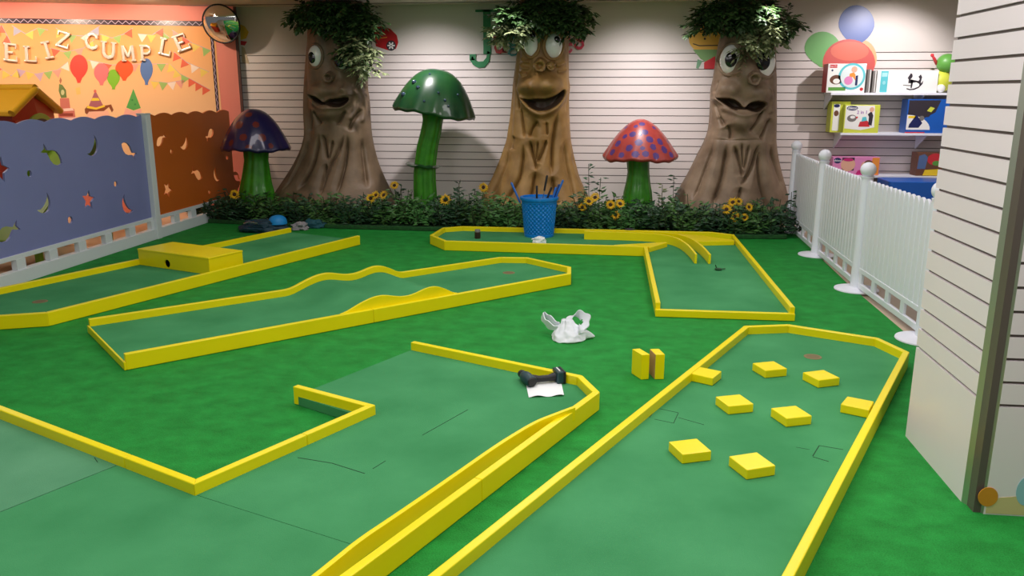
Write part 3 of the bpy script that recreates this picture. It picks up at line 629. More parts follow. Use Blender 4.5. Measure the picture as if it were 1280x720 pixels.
mb = MB(); mb.fprism(FW, wp([(866,54),(874,56.5),(900,56),(900,57.4),(874,57.8),(866,55.2)]), .002, .0028); mb.fprism(FW, wp(disc_poly(881,48.5,1.4,1.4,10)), .002, .0028); mb.build('face_lines', M['c_dark'], t)
mb = MB(); mb.fprism(FW, wp([(880,78),(894,70),(894,86),(880,86)]), .001, .003); mb.build('red_print', M['c_red'], t)
mb = MB(); mb.fprism(FW, wp([(872,74),(878,76),(873,86),(870,85)]), .001, .003); mb.build('tail_print', mat('decal_palegreen2', S(120,165,130), .4), t)
t = thing('car_decal', 'red rounded decal with a wheel behind the dim left tree', 'wall decal', (W(485,48,YW)[0], YW-.002, W(485,48,YW)[1]))
mb = MB(); mb.fprism(FW, wp([(466,34),(476,33),(488,36),(496,44),(498,53),(495,61),(486,63),(470,58)]), .001, .003); mb.build('body_print', mat('decal_carred', S(190,40,44), .3), t)
mb = MB(); mb.fprism(FW, wp(disc_poly(489,57,6,6.5)), .003, .0038); wh = mb.build('wheel_print', M['c_dark'], t)
mb = MB()
for i in range(6):
    a = PI*i/3; d = (math.cos(a), math.sin(a)); n = (-d[1]*.9, d[0]*.9)
    mb.fprism(FW, wp([(489+d[0]*.8+n[0],57+d[1]*.8+n[1]),(489+d[0]*4.6+n[0],57+d[1]*4.6+n[1]),(489+d[0]*4.6-n[0],57+d[1]*4.6-n[1]),(489+d[0]*.8-n[0],57+d[1]*.8-n[1])]), .0038, .0044)
mb.build('wheel_spokes', M['c_white'], wh)
mb = MB(); mb.fprism(FW, wp([(470,48),(484,46),(484,47.2),(470,49.2)]), .003, .0036); mb.build('trim_line', M['c_orange'], t)
t = thing('corner_decal', 'yellow and red decal on the back wall just right of the round mirror', 'wall decal', (W(305,50,YW)[0], YW-.002, W(305,50,YW)[1]))
mb = MB(); mb.fprism(FW, wp([(300,30),(306,33),(311,40),(308,48),(301,50)]), .001, .003); mb.build('yellow_print', mat('decal_yellow2', S(220,180,60), .4), t)
mb = MB(); mb.fprism(FW, wp([(301,51),(309,52),(306,57),(301,56)]), .001, .003); mb.build('red_print', M['c_red'], t)
mb = MB(); mb.fprism(FW, wp([(302,58),(306,60),(309,70),(312,80),(303,78)]), .001, .003); mb.build('grey_print', mat('decal_palegrey', S(190,170,140), .5), t)
# ------------------------------------------------------------------ convex mirror at the corner
Ym = 10.45; mc = Vector((W(277,29.5,Ym)[0], Ym, W(277,29.5,Ym)[1])); R_ = W(277,5,Ym)[1]-mc.z
t = thing('safety_mirror', 'round convex mirror with a black rim hung in the wall corner', 'mirror', tuple(mc))
nrm = Vector((.05,-1,-.30)).normalized(); qm = nrm.to_track_quat('Z','Y').to_matrix()
mb = MB(); prof = [(R_*.98*math.sin(t_)/math.sin(.62), .02+ (math.cos(t_)-math.cos(.62))*R_*.98/math.sin(.62)) for t_ in [.62*(1-i/14) for i in range(15)]]; prof[-1] = (0, prof[-1][1])
mb.lathe([(0,.018)]+prof, (0,0,0), 48); mb.v = [tuple(mc+qm@Vector(v)) for v in mb.v]; mb.build('mirror_face', M['mirror'], t, smooth=.9)
mb = MB(); ring = [(R_*math.cos(2*PI*i/48), R_*math.sin(2*PI*i/48)) for i in range(49)]
mb.tube([tuple(mc+qm@Vector((a,b,.016))) for a,b in ring], .011, 8, False); mb.build('rim', M['black'], t, smooth=3.2)
mb = MB(); mb.lathe([(0,.0),(R_,.0),(R_,.018),(0,.018)], (0,0,0), 48); mb.v = [tuple(mc+qm@Vector(v)) for v in mb.v]; mb.build('backing', M['black'], t)
mb = MB(); mb.tube([tuple(mc+qm@Vector((0,0,0))), tuple(mc+Vector((.02,.16,.02))), (mc.x+.02, 10.66, mc.z+.03)], .014, 8); mb.build('wall_arm', M['black'], t, smooth=.8)
# ------------------------------------------------------------------ toy playhouse behind the fence
t = thing('playhouse', 'toy playhouse with yellow roof and red walls behind the blue fence', 'playhouse', (-6.4, 8.4, 0))
def V3(px, py, Y): a = W(px,py,Y); return Vector((a[0], Y, a[1]))
ap = V3(44,109,8.35); el = V3(14,139,7.95); er = V3(75,136,8.85)
back = (V3(-75,106,8.55)-ap); back.z = 0
roofm = mat('roof_yellow', S(226,170,32), .4); redm = mat('wall_red', S(170,52,26), .45)
mb = MB(); th = Vector((0,0,.06))
for e in (el, er):
    q = [e, ap, ap+back, e+back]
    mb.quadbox([tuple(p-th) for p in q], [tuple(p) for p in q])
rf = mb.build('roof', roofm, t, bevel=.018, seg=3)
mb = MB()
for e in (el, er): mb.tube([tuple(ap-th*.4), tuple(e-th*.4)], .038, 10)
mb.tube([tuple(ap-th*.2), tuple(ap+back-th*.2)], .045, 10); mb.build('roof_edge', roofm, rf, smooth=.8)
inx = back.normalized()*.05
al = el+(er-el)*.07+inx; ar = el+(er-el)*.93+inx; aq = ap+inx-Vector((0,0,.10)); al.z = el.z+.0; ar.z = er.z-.0
mb = MB(); w_ = back*.88
poly = [Vector((al.x,al.y,0)), Vector((ar.x,ar.y,0)), ar, aq, al]
n = 5; vs = [tuple(p) for p in poly]+[tuple(p+w_) for p in poly]
mb.add(vs, [tuple(range(n)), tuple(range(2*n-1,n-1,-1))]+[(i,n+i,n+(i+1)%n,(i+1)%n) for i in range(n)]); mb.build('walls', redm, t)
gd = (ar-al); gd.z = 0; gl = gd.length; gd.normalize(); gn = Vector((gd.y,-gd.x,0)); gn = gn if gn.x > 0 else -gn
FG = frame((al.x,al.y,0), gd, gn)
mb = MB()
for k in range(10): mb.fprism(FG, [(.02,.06+k*.14),(gl-.02,.06+k*.14),(gl-.02,.17+k*.14),(.02,.17+k*.14)], .001, .018) if .17+k*.14 < 1.36 else None
mb.build('clapboards', redm, t, bevel=.006)
arch = [(gl*.26,1.0),(gl*.86,1.0)]+[(gl*.56+gl*.30*math.cos(PI*i/14), 1.20+.16*math.sin(PI*i/14)) for i in range(15)]
arch_i = [(gl*.32,1.0),(gl*.80,1.0)]+[(gl*.56+gl*.24*math.cos(PI*i/14), 1.18+.12*math.sin(PI*i/14)) for i in range(15)]
mb = MB(); mb.fprism(FG, arch, .018, .045); wf = mb.build('window_frame', mat('frame_green', S(150,180,66), .4), t, bevel=.006)
mb = MB(); mb.fprism(FG, arch_i, .045, .050); mb.build('window_opening', M['c_dark'], wf)
mb = MB(); mb.fprism(FG, [(gl*.36,1.0),(gl*.52,1.0),(gl*.54,1.10),(gl*.40,1.14)], .050, .060); mb.build('shutter', M['c_grey'], wf)
# toys seen through the cut-outs
t = thing('toy_slide', 'green plastic slide glimpsed through the blue fence cut-outs', 'slide', (-5.6, 7.3, 0))
gm = mat('slide_green', S(140,176,40), .4)
mb = MB(); q = [(-5.25,6.75),(-5.75,6.75),(-5.75,7.95),(-5.25,7.95)]
mb.quadbox([(x,y,(.2 if y < 7 else .98)) for x,y in q], [(x,y,(.26 if y < 7 else 1.04)) for x,y in q]); mb.build('chute', gm, t, bevel=.01)
for xx in (-5.25,-5.79):
    mb = MB(); mb.quadbox([(xx,6.75,.2),(xx+.04,6.75,.2),(xx+.04,7.95,.98),(xx,7.95,.98)], [(xx,6.75,.36),(xx+.04,6.75,.36),(xx+.04,7.95,1.15),(xx,7.95,1.15)]); mb.build('side_wall', gm, t, bevel=.012)
    mb = MB(); mb.box(xx,xx+.05,7.88,7.95,0,1.0); mb.build('leg', gm, t, bevel=.008)
    mb = MB(); mb.box(xx,xx+.05,6.8,6.86,0,.24); mb.build('leg', gm, t, bevel=.008)
# ================================================================== SCULPTED TREES
def seg_dist(X, Z, pts):
    best = np.full(X.shape, 9.0)
    for (ax,az),(bx,bz) in zip(pts[:-1], pts[1:]):
        dx, dz = bx-ax, bz-az; L = dx*dx+dz*dz+1e-9
        t = np.clip(((X-ax)*dx+(Z-az)*dz)/L, 0, 1)
        best = np.minimum(best, np.hypot(X-ax-t*dx, Z-az-t*dz))
    return best
def seg_dist_fade(X, Z, pts, e0=.26, e1=.18):      # distance to a polyline and a fade towards both of its ends
    L = [math.hypot(b[0]-a[0], b[1]-a[1]) for a, b in zip(pts[:-1], pts[1:])]; tot = sum(L); s0 = 0
    best = np.full(X.shape, 9.0); par = np.zeros(X.shape)
    for (ax,az),(bx,bz),l in zip(pts[:-1], pts[1:], L):
        dx, dz = bx-ax, bz-az
        t = np.clip(((X-ax)*dx+(Z-az)*dz)/(dx*dx+dz*dz+1e-9), 0, 1)
        d = np.hypot(X-ax-t*dx, Z-az-t*dz); m_ = d < best
        best = np.where(m_, d, best); par = np.where(m_, (s0+t*l)/tot, par); s0 += l
    f = np.clip(par/e0, 0, 1)*np.clip((1-par)/e1, 0, 1); f = f*f*(3-2*f)
    return best, f
def inside(X, Z, poly):
    r = np.zeros(X.shape, bool); n = len(poly)
    for i in range(n):
        (x0,z0),(x1,z1) = poly[i], poly[(i+1)%n]
        c = ((z0 > Z) != (z1 > Z)) & (X < (x1-x0)*(Z-z0)/(z1-z0+1e-12)+x0); r ^= c
    return r
def smooth_pts(pts, it=2):
    for _ in range(it):
        o = [pts[0]]
        for a, b in zip(pts[:-1], pts[1:]):
            o += [(a[0]*.75+b[0]*.25, a[1]*.75+b[1]*.25), (a[0]*.25+b[0]*.75, a[1]*.25+b[1]*.75)]
        pts = o+[pts[-1]]
    return pts
def tree(label, sil, Y0, m, ridges, grooves, bumps, mouth, mouth_depth, eyes, nose, seed):
    Yf = Y0-.26
    base = thing('face_tree', label, 'tree', (W(sil[-1][1]*.5+sil[-1][2]*.5, sil[-1][0], Y0)[0], Y0, 0), 'sculpted face trees')
    ys = [s_[0] for s_ in sil]
    L = [W(s_[1], s_[0], Y0) for s_ in sil]; R = [W(s_[2], s_[0], Y0) for s_ in sil]
    zz = np.array([a[1] for a in L])[::-1]; xl = np.array([a[0] for a in L])[::-1]; xr = np.array([a[0] for a in R])[::-1]
    NZ, NA = 360, 440
    zs = np.linspace(0, 2.655, NZ)
    # linear interpolation with extrapolated flare at the foot, then smoothing
    def ip(v):
        o = np.interp(zs, zz, v)
        low = zs < zz[0]; sl = (v[1]-v[0])/(zz[1]-zz[0]); o[low] = v[0]+sl*.8*(zs[low]-zz[0])
        k = np.ones(17)/17; p = np.pad(o, 8, mode='edge'); return np.convolve(p, k, 'valid')
    XL, XR = ip(xl), ip(xr)
    cx = (XL+XR)/2; hw = (XR-XL)/2
    u = np.linspace(-1, 1, NA, endpoint=False); ang = PI*(np.sign(u)*np.abs(u)**1.35)        # 0 = front, denser there
    A, Z = np.meshgrid(ang, zs); CX = cx[:,None]; HW = hw[:,None]
    dep = np.minimum(.30+.55*(HW-.30).clip(0), .62)
    bk = np.minimum(HW*.9, .40)
    X = CX+HW*np.sin(A)
    c = np.cos(A)
    Yd = np.where(c > 0, -dep*np.abs(c)**.9, bk*np.abs(c))
    front = (c > -.05)
    D = np.zeros(X.shape)
    P = lambda pts: [W(a, b, Yf) for a, b in pts]
    for pts, w, amp in ridges:
        d, f_ = seg_dist_fade(X, Z, smooth_pts(P(pts)), .12, .12); D += f_*amp*np.exp(-(d/w)**2)
    GR = np.zeros(X.shape); RI = np.zeros(X.shape)
    for pts, w, amp in grooves:
        d, f_ = seg_dist_fade(X, Z, smooth_pts(P(pts))); w *= 1.05; amp = 1.75*amp*f_*(np.clip(c, 0, 1)**.5)
        GR = np.maximum(GR, amp*(.75*np.exp(-d/(2.4*w))+.55*np.exp(-(d/(.8*w))**2)))
    D += RI*(1-np.clip(GR/.03,0,1))-GR
    for (px,py,rx,ry), amp in bumps:
        x0, z0 = W(px,py,Yf); k = Yf/FPX
        D += amp*np.exp(-(((X-x0)/(rx*k))**2+((Z-z0)/(ry*k))**2)**1.4)
    mp_ = smooth_pts(P(mouth)+[P(mouth)[0]], 2)
    mi = inside(X, Z, mp_) & front
    md = seg_dist(X, Z, mp_)
    D += np.where(mi, -mouth_depth*np.clip(md/.035, 0, 1), .028*np.exp(-(md/.03)**2))
    rng = np.random.RandomState(seed)
    for k in range(5):
        f = rng.uniform(6, 14); g = rng.uniform(.6, 2); D += .006*np.sin(A*f+Z*g*3+rng.uniform(0,6))
    D = np.where(front, D, D*0)
    nx = np.sin(A)*.55; ny = np.where(c > 0, -np.abs(c)**.3, np.abs(c))
    X2 = X+nx*D; Y2 = Y0+Yd+ny*np.abs(D)*np.sign(D)
    Y2 = np.minimum(Y2, YW-.012)
    for a, b_ in (('trunk', ~mi), ('mouth', mi)):
        mb = MB(); vid = {}
        fs = []
        for i in range(NZ-1):
            for j in range(NA):
                j2 = (j+1)%NA
                inside_q = mi[i,j] and mi[i+1,j] and mi[i,j2] and mi[i+1,j2]
                if inside_q == (a == 'mouth'): fs.append((i*NA+j, i*NA+j2, (i+1)*NA+j2, (i+1)*NA+j))
        used = sorted({q for f in fs for q in f}); remap = {q:k for k,q in enumerate(used)}
        xf, yf, zf = X2.ravel(), Y2.ravel(), Z.ravel()
        mb.v = [(float(xf[q]), float(yf[q]), float(zf[q])) for q in used]
        mb.f = [tuple(remap[q] for q in f) for f in fs]; mb.m = []
        mb.build(a, m if a == 'trunk' else M['mouth'], base, smooth=3.2)
    def front_y(x, z):
        i = int(np.clip(np.searchsorted(zs, z), 1, NZ-1)); s_ = np.clip((x-cx[i])/hw[i], -.99, .99); return Y0-dep[i,0]*math.sqrt(1-s_*s_)**.9
    k = Yf/FPX
    for ex,ey,rx,ry,px_,py_,pr,prz,tilt in eyes:
        x, z = W(ex, ey, Yf); y = front_y(x, z)
        rot = Matrix.Rotation(tilt, 3, 'Y'); c_ = (x, y+.015, z); dpt = .085
        mb = MB(); mb.ell(c_, (rx*k, dpt, ry*k), 32, 20, rot); e = mb.build('eye', M['eye_white'], base, smooth=3.2)
        x2, z2 = W(px_, py_, Yf); ux = (x2-x)/(rx*k); uz = (z2-z)/(ry*k); q_ = max(0, 1-ux*ux-uz*uz)
        yp = y+.015-dpt*math.sqrt(q_)
        mb = MB(); mb.ell((x2, yp+.006, z2), (pr*k, .020, prz*k), 24, 14); mb.build('pupil', M['black_gloss'], e, smooth=3.2)
        mb = MB()                                          # sculpted lid around the eye
        ring = [(math.cos(2*PI*i/36), math.sin(2*PI*i/36)) for i in range(37)]
        vv = [rot @ Vector((a_*rx*k*1.06, 0, b__*ry*k*1.06)) for a_,b__ in ring]
        mb.tube([(x+v.x, front_y(x+v.x, z+v.z)-.004, z+v.z) for v in vv], .020, 8, False); mb.build('eyelid', m, base, smooth=3.2)
    for px,py,r,ln,hole in nose:
        x, z = W(px, py, Yf-.08); y = front_y(x, z); d = Vector((0.03,-1,-.12)).normalized(); qn = d.to_track_quat('Z','Y').to_matrix(); r_ = r*k
        prof = [(r_*1.35,-.06),(r_*1.1,.0),(r_*.92,ln*.5),(r_*.98,ln*.85),(r_*1.0,ln),(r_*.86,ln+.016),(r_*.62,ln+.010)]
        prof += [(r_*.52,ln-.01),(r_*.42,ln-.05),(0,ln-.06)] if hole else [(r_*.4,ln+.022),(0,ln+.026)]
        mb = MB(); mb.lathe(prof, (0,0,0), 24, lambda a_,i: (1+.06*math.sin(3*a_+i)+.04*math.sin(5*a_), 0))
        mb.v = [tuple(Vector((x,y,z))+qn@Vector(v)) for v in mb.v]; mb.build('nose' if hole else 'knot', m, base, smooth=1.2)
    return base
def cc(k, ox, oy): return lambda *pts: [(a/k+ox, b/k+oy) for a, b in pts]
# --- left, dim tree
a1 = cc(5.5375,340,0); b1 = cc(4.5,340,100)
tree('dim grey-brown face tree on the left, one eye showing beside leaves',
 [(0,388,456),(50,386,457),(80,384.6,458),(110,383.3,459),(127,383,460),(145,383,462),(160,383.6,463),(170,383.5,464),(185,377.8,467),(205,368.9,473),(225,356.7,482),(240,346.7,490),(252,338,498)],
 10.36, M['bark_dim'],
 [(b1((232,110),(270,150),(330,160),(400,148),(440,110)),.03,.03), (b1((400,40),(425,60),(430,90)),.05,.05), (b1((470,20),(500,80),(508,180),(495,250)),.022,.03), (b1((445,40),(480,90),(480,160),(440,230)),.022,.028)],
 [(b1((245,170),(268,220),(290,255)),.016,.035), (b1((425,165),(400,215),(378,255)),.016,.035), (b1((500,160),(455,235),(440,290)),.018,.04), (b1((487,10),(505,60),(520,120),(522,210)),.012,.03),
  (b1((220,150),(225,220),(205,300)),.016,.03), (b1((278,290),(266,400),(248,490),(170,620)),.022,.05), (b1((296,300),(318,390),(336,455)),.016,.045), (b1((418,300),(390,400),(338,500),(310,640)),.018,.045), (b1((432,300),(436,420),(425,520),(400,640)),.018,.045),
  (b1((498,320),(515,440),(550,610)),.022,.05), (b1((205,330),(150,480),(80,620)),.022,.04), (b1((540,330),(580,460),(630,610)),.02,.04), (b1((330,450),(325,520),(310,640)),.02,.04), (b1((360,330),(345,400),(338,450)),.014,.03)],
 [((b1((280,62))[0]+(13,9)),.08), ((b1((392,62))[0]+(14,11)),.12), ((b1((330,180))[0]+(18,9)),.08)],
 b1((214,80),(245,86),(272,92),(306,130),(338,106),(380,104),(436,90),(434,126),(398,156),(358,154),(322,138),(284,140),(246,120)), .11,
 [(396.2,70.4,9.8,13.4,393.6,72.4,5,6.8,.08), (428.5,76,9,11,428.5,76.5,7,8,0)],
 [(413,96,6,.10,True)], 3)
# --- golden centre tree
a2 = cc(4.8,600,0); b2 = cc(4.8,590,120)
tree('golden brown face tree in the centre with a wide open smile',
 [(0,650,708),(40,649,710),(60,647,710.5),(100,642.5,711),(120,641,711),(140,639.5,711.5),(150,638.5,712),(160,637,712.5),(175,634.8,713.5),(195,627.5,717.5),(220,616,724),(245,602.5,736),(260,596.5,742)],
 10.36, M['bark_gold'],
 [(a2((238,468),(240,545),(265,622),(312,672),(376,692),(440,667),(490,602),(512,530),(508,470)),.034,.055), (a2((245,345),(270,372),(305,370)),.02,.03), (a2((238,385),(262,412),(300,412)),.02,.03), (a2((236,430),(255,452),(290,440)),.02,.03), (a2((508,365),(480,392),(455,392)),.02,.03), (a2((516,410),(490,432),(460,430)),.02,.03)],
 [(b2((285,50),(298,150),(318,255)),.016,.04), (b2((405,148),(362,190),(343,250)),.018,.045), (b2((345,262),(362,330),(386,400),(392,445)),.016,.045), (b2((455,250),(428,335),(390,410)),.016,.045), (b2((520,80),(500,200),(486,300),(484,480)),.02,.05),
  (b2((312,275),(302,400),(295,480),(250,560),(190,650)),.02,.05), (b2((250,235),(232,330)),.016,.03), (b2((210,330),(185,430),(105,620)),.022,.045), (b2((556,250),(570,400),(612,560),(632,650)),.022,.05), (b2((390,440),(372,540),(350,660)),.02,.045), (b2((484,470),(500,560),(530,650)),.02,.045),
  (b2((400,260),(395,340),(390,400)),.012,.025), (b2((450,150),(455,240)),.014,.03), (b2((590,330),(640,480),(690,600)),.02,.035), (a2((228,460),(222,560),(235,680)),.014,.03), (a2((524,460),(530,560),(515,680)),.014,.03)],
 [((675,106,22,12),.17), ((661,111,10,11),.06), ((692,110,10,11),.05)],
 a2((256,588),(300,596),(340,590),(400,592),(450,570),(498,525),(494,590),(452,645),(376,674),(308,650),(272,615)), .10,
 [(664.2,54.5,9.4,15.4,666.2,45,3.6,4.2,-.06), (691.7,57.3,10.8,14.8,696.4,50,3.7,4.2,.06)],
 [(675.4,80.5,7.2,.17,True), (688.5,81.5,5.2,.09,False)], 5)
# --- right, taupe tree
a3 = cc(4.8,850,0); b3 = cc(4.235,830,120)
tree('taupe face tree on the right with two bulging eyes and a wavy mouth',
 [(0,903,968),(40,901.5,968.8),(60,897,968.8),(80,894,969),(100,891,970),(120,888,970),(150,886.5,970),(165,884.5,969.5),(175,880.8,969),(195,870.5,971.7),(215,860.7,976.4),(235,849,982),(250,840.6,985.5),(262,833,988)],
 10.36, M['bark_taupe'],
 [(a3((235,640),(300,672),(380,690),(450,680),(505,640)),.03,.035), (a3((225,545),(212,620),(235,720)),.025,.03), (a3((520,520),(552,600),(545,690)),.025,.03), (a3((250,425),(310,448),(370,425)),.025,.03), (a3((440,445),(510,470),(565,440)),.025,.03)],
 [(b3((268,20),(288,105),(322,165)),.018,.045), (b3((332,150),(348,195),(342,235)),.016,.035), (b3((532,55),(485,140),(440,195)),.018,.045), (b3((572,115),(525,200),(503,235)),.018,.045), (b3((225,230),(400,232),(588,228)),.006,.008),
  (b3((265,240),(232,335),(140,560)),.022,.05), (b3((330,245),(310,350),(290,450),(235,580)),.022,.05), (b3((362,255),(398,360),(408,430)),.018,.045), (b3((500,245),(470,350),(425,430),(390,470)),.018,.045), (b3((500,260),(495,400),(512,510),(560,620)),.02,.05), (b3((568,250),(592,345),(650,500)),.02,.045),
  (b3((395,465),(385,530),(360,620)),.018,.04), (b3((445,250),(425,340),(410,400)),.014,.03), (b3((405,240),(408,330),(410,400)),.012,.03), (a3((245,470),(225,520),(222,600)),.014,.025), (b3((255,60),(250,140),(235,210)),.014,.03)],
 [((a3((285,540))[0]+(13,10)),.10), ((a3((468,560))[0]+(14,11)),.11), ((a3((375,725))[0]+(20,10)),.08), ((a3((395,440))[0]+(10,16)),.10)],
 a3((222,586),(262,588),(302,588),(345,606),(378,652),(408,614),(455,602),(514,618),(502,648),(462,676),(425,670),(392,658),(362,656),(318,664),(276,636),(246,612)), .11,
 [(914,74.3,13,17,912.6,74.8,7,8.6,.06), (955.6,77.3,12.4,18,952.6,77.5,7.8,9.6,-.04)],
 [(939.8,96.4,7.6,.19,True), (924,92.8,3.2,.05,False)], 9)
# ------------------------------------------------------------------ leaf crowns (each one clump of artificial foliage fixed to the tree top)
def sprig(mb, p, d, n, L, w, mi=0):
    up = Vector((random.uniform(-.3,.3), random.uniform(-.3,.3), 1)); a = d.cross(up)
    if a.length < 1e-3: a = Vector((1,0,0))
    a.normalize()
    for i in range(n):
        s_ = (i+.6)/n; q_ = p+d*s_*L*2.2; sd = 1 if i % 2 else -1
        ld = (d*.55+a*sd*.75+Vector((random.uniform(-.25,.25), random.uniform(-.25,.25), random.uniform(-.35,.2)))).normalized()
        mb.leaf(q_, ld, Vector((random.uniform(-.5,.5), random.uniform(-.6,.2), 1)), L*random.uniform(.75,1.2), w*random.uniform(.8,1.2), mi)
    mb.leaf(p+d*L*2.2, d, up, L, w, mi)
def crown(label, blobs, Y0, group='leaf crowns of the face trees'):
    # blobs: px, py, rx, ry (pixels at the crown distance), number of sprigs, material index
    Yc = Y0-.42; c0 = W(blobs[0][0], blobs[0][1], Yc)
    t = thing('leaf_crown', label, 'artificial foliage', (c0[0], Yc, c0[1]), group)
    mb = MB(); tw = MB(); k = Yc/FPX
    for px,py,rx,ry,n,mi in blobs:
        x, z = W(px,py,Yc)
        for _ in range(int(n*1.3)):
            while True:
                v = Vector((random.uniform(-1,1), random.uniform(-1,1), random.uniform(-1,1)))
                if v.length < 1: break
            p = Vector((x+v.x*rx*k, Yc+v.y*.26+random.uniform(-.05,.05), z+v.z*ry*k))
            d = Vector((v.x*.9+random.uniform(-.5,.5), v.y*.5-.25+random.uniform(-.4,.3), v.z*.3-.25+random.uniform(-.5,.4))).normalized()
            if p.z > 2.58: d.z = -abs(d.z)
            p.z = min(p.z, 2.60)
            sprig(mb, p-d*.06, d, random.randint(6,9), .082, .047, mi)
            if random.random() < .3: tw.tube([tuple(p-d*.10), tuple(p+d*.13)], .003, 5)
    mb.v = [(a, b, min(c, 2.655)) for a,b,c in mb.v]; tw.v = [(a, b, min(c, 2.655)) for a,b,c in tw.v]
    mb.build('leaves', [M['leaf_t'], M['leaf_v']], t); tw.build('twigs', mat('twig_brown', S(70,52,34), .8), t)
crown('dark green leaf crown with pale lower sprays on the dim left tree', [(418,14,46,15,150,0),(392,20,22,13,40,0),(372,19,7,6,8,0),(440,36,24,13,50,0),(462,24,10,12,18,0),(450,58,15,12,34,1),(458,78,11,15,26,1),(437,66,12,10,16,0)], 10.36)
crown('dark green leaf crown with pale sprays left on the golden centre tree', [(678,12,44,13,150,0),(640,22,18,12,34,0),(632,38,14,9,20,1),(652,38,8,8,12,1),(718,20,17,14,40,0),(708,34,14,7,16,0),(731,40,5,5,4,0),(680,26,24,7,30,0)], 10.36)
crown('green leaf crown with pale tangled sprays right on the taupe tree', [(922,14,44,15,140,0),(886,22,16,14,34,0),(872,30,5,7,6,0),(955,32,20,12,34,1),(978,26,14,12,26,0),(992,34,5,6,6,0),(962,46,16,9,20,1),(935,54,10,12,14,1),(932,66,5,7,5,1)], 10.36)
# ================================================================== MUSHROOMS
def mushroom(label, Yp, cap, stem, capm, spotm, stemm, spots, tilt=0.0, ring=None, beads=None, rib=14, pw=2.0):
    cx, ytop, xl, xr, yrim = cap
    k = Yp/FPX; x, zr = W(cx, yrim, Yp); zt = W(cx, ytop, Yp)[1]; R_ = (xr-xl)/2*k; H = zt-zr
    xs = W((stem[-1][1]+stem[-1][2])/2, stem[-1][0], Yp)[0]
    t = thing('mushroom', label, 'mushroom', (xs, Yp, 0), 'giant display mushrooms')
    n = 200; m_ = 100; vs = []; rt = Matrix.Rotation(tilt, 3, 'Y')
    def cap_pt(i, a, inner=False):
        s_ = i/m_; ph = s_*PI/2
        tt = s_**.8; r = R_*tt*(1+.02*math.sin(a*3+1)*s_+.012*math.sin(a*7)*s_**4); z = H*(1-tt**pw)
        fl = .006*math.cos(a*rib)*s_**5
        z += fl*1.2+.012*math.sin(a*4+2)*s_**6; r += fl*.9
        return Vector((r*math.cos(a), r*math.sin(a), z))
    mb = MB(); pts = [[cap_pt(i, 2*PI*j/n) for j in range(n)] for i in range(m_+1)]
    vs = []; fs = []; mi = []
    for row in pts:
        for p in row: vs.append(p)
    und = [[Vector((p.x*f, p.y*f, p.z-.02-dz)) for p in pts[m_]] for f,dz in ((.985,.012),(.8,-.05*1),(.5,-.10),(.25,-.12))]
    for row in und: vs += row
    NR = m_+1+len(und)
    for i in range(NR-1):
        for j in range(n):
            j2 = (j+1)%n; fs.append((i*n+j, (i+1)*n+j, (i+1)*n+j2, i*n+j2))
            isspot = 0
            if spots and i < m_-1:
                q_ = (pts[i][j]+pts[i+1][j2])/2
                for sx_,sz_,sr in spots:
                    # spot centres given in front-view fractions of the cap, placed on the dome
                    zz_ = sz_*H; rr = R_*(1-sz_)**(1/pw); yy = -math.sqrt(max(0, rr*rr-(sx_*R_)**2))
                    if (q_-Vector((sx_*R_, yy, zz_))).length < sr*R_: isspot = 1
            mi.append(isspot)
    mb.add([(x+v.x, Yp+v.y, zr+v.z) for v in [rt@p for p in vs]], fs); mb.m = mi
    mb.build('cap', [capm, spotm], t, smooth=3.2)
    N = len(stem); prof = []
    for py,xa,xb in stem:
        a = W(xa,py,Yp); b = W(xb,py,Yp); prof.append(((a[0]+b[0])/2, (b[0]-a[0])/2, a[1]))
    prof[-1] = (prof[-1][0], prof[-1][1]*1.04, 0.0)
    zs_ = np.linspace(prof[0][2], 0, 40); za = [p[2] for p in prof][::-1]
    mb = MB(); vs = []; ns = 56
    for z in zs_:
        c_ = np.interp(z, za, [p[0] for p in prof][::-1]); r_ = np.interp(z, za, [p[1] for p in prof][::-1])
        for j in range(ns):
            a = 2*PI*j/ns; rr = r_*(1+.05*math.sin(a*9+.6*math.sin(z*4))+.02*math.sin(a*17)); vs.append((c_+rr*math.cos(a), Yp+rr*math.sin(a), z))
    fs = [(i*ns+j, (i+1)*ns+j, (i+1)*ns+(j+1)%ns, i*ns+(j+1)%ns) for i in range(39) for j in range(ns)]
    mb.add(vs, fs+[tuple(range(ns)), tuple(39*ns+j for j in range(ns-1,-1,-1))]); mb.build('stem', stemm, t, smooth=1.0)
    if ring:
        py,xa,xb,tl = ring; a = W(xa,py,Yp); b = W(xb,py,Yp); r_ = (b[0]-a[0])/2; rt2 = Matrix.Rotation(tl, 3, 'Y')
        mb = MB(); mb.lathe([(r_*.5,-.02),(r_*.9,-.012),(r_,.0),(r_*.9,.014),(r_*.5,.022)], (0,0,0), 48, lambda a_,i: (1+.04*math.sin(5*a_), .006*math.sin(7*a_)))
        mb.v = [tuple(Vector(((a[0]+b[0])/2, Yp, a[1]))+rt2@Vector(v)) for v in mb.v]; mb.build('stem_ring', capm, t, smooth=1.0)
    for bx,bz,br in (beads or []):
        rr = R_*(1-bz)**(1/pw); yy = -math.sqrt(max(0, rr*rr-(bx*R_)**2)); v = rt@Vector((bx*R_, yy, bz*H))
        mb = MB(); mb.ell((x+v.x, Yp+v.y, zr+v.z), (br,br,br), 16, 10); mb.build('dew_bead', M['bead'], t, smooth=3.2)
    return t
M['bead'] = mat('dew_bead', S(40,60,80), .08, coat=1)
M['cap_purple'] = mat('cap_purple', S(30,28,76), .3, c2=S(46,36,86), vscale=7, coat=.5)
M['cap_green'] = mat('cap_green', S(16,56,40), .32, c2=S(38,84,36), vscale=3.2, coat=.5)
M['cap_red'] = mat('cap_red', S(146,50,46), .38, c2=S(164,64,56), vscale=6, coat=.4)
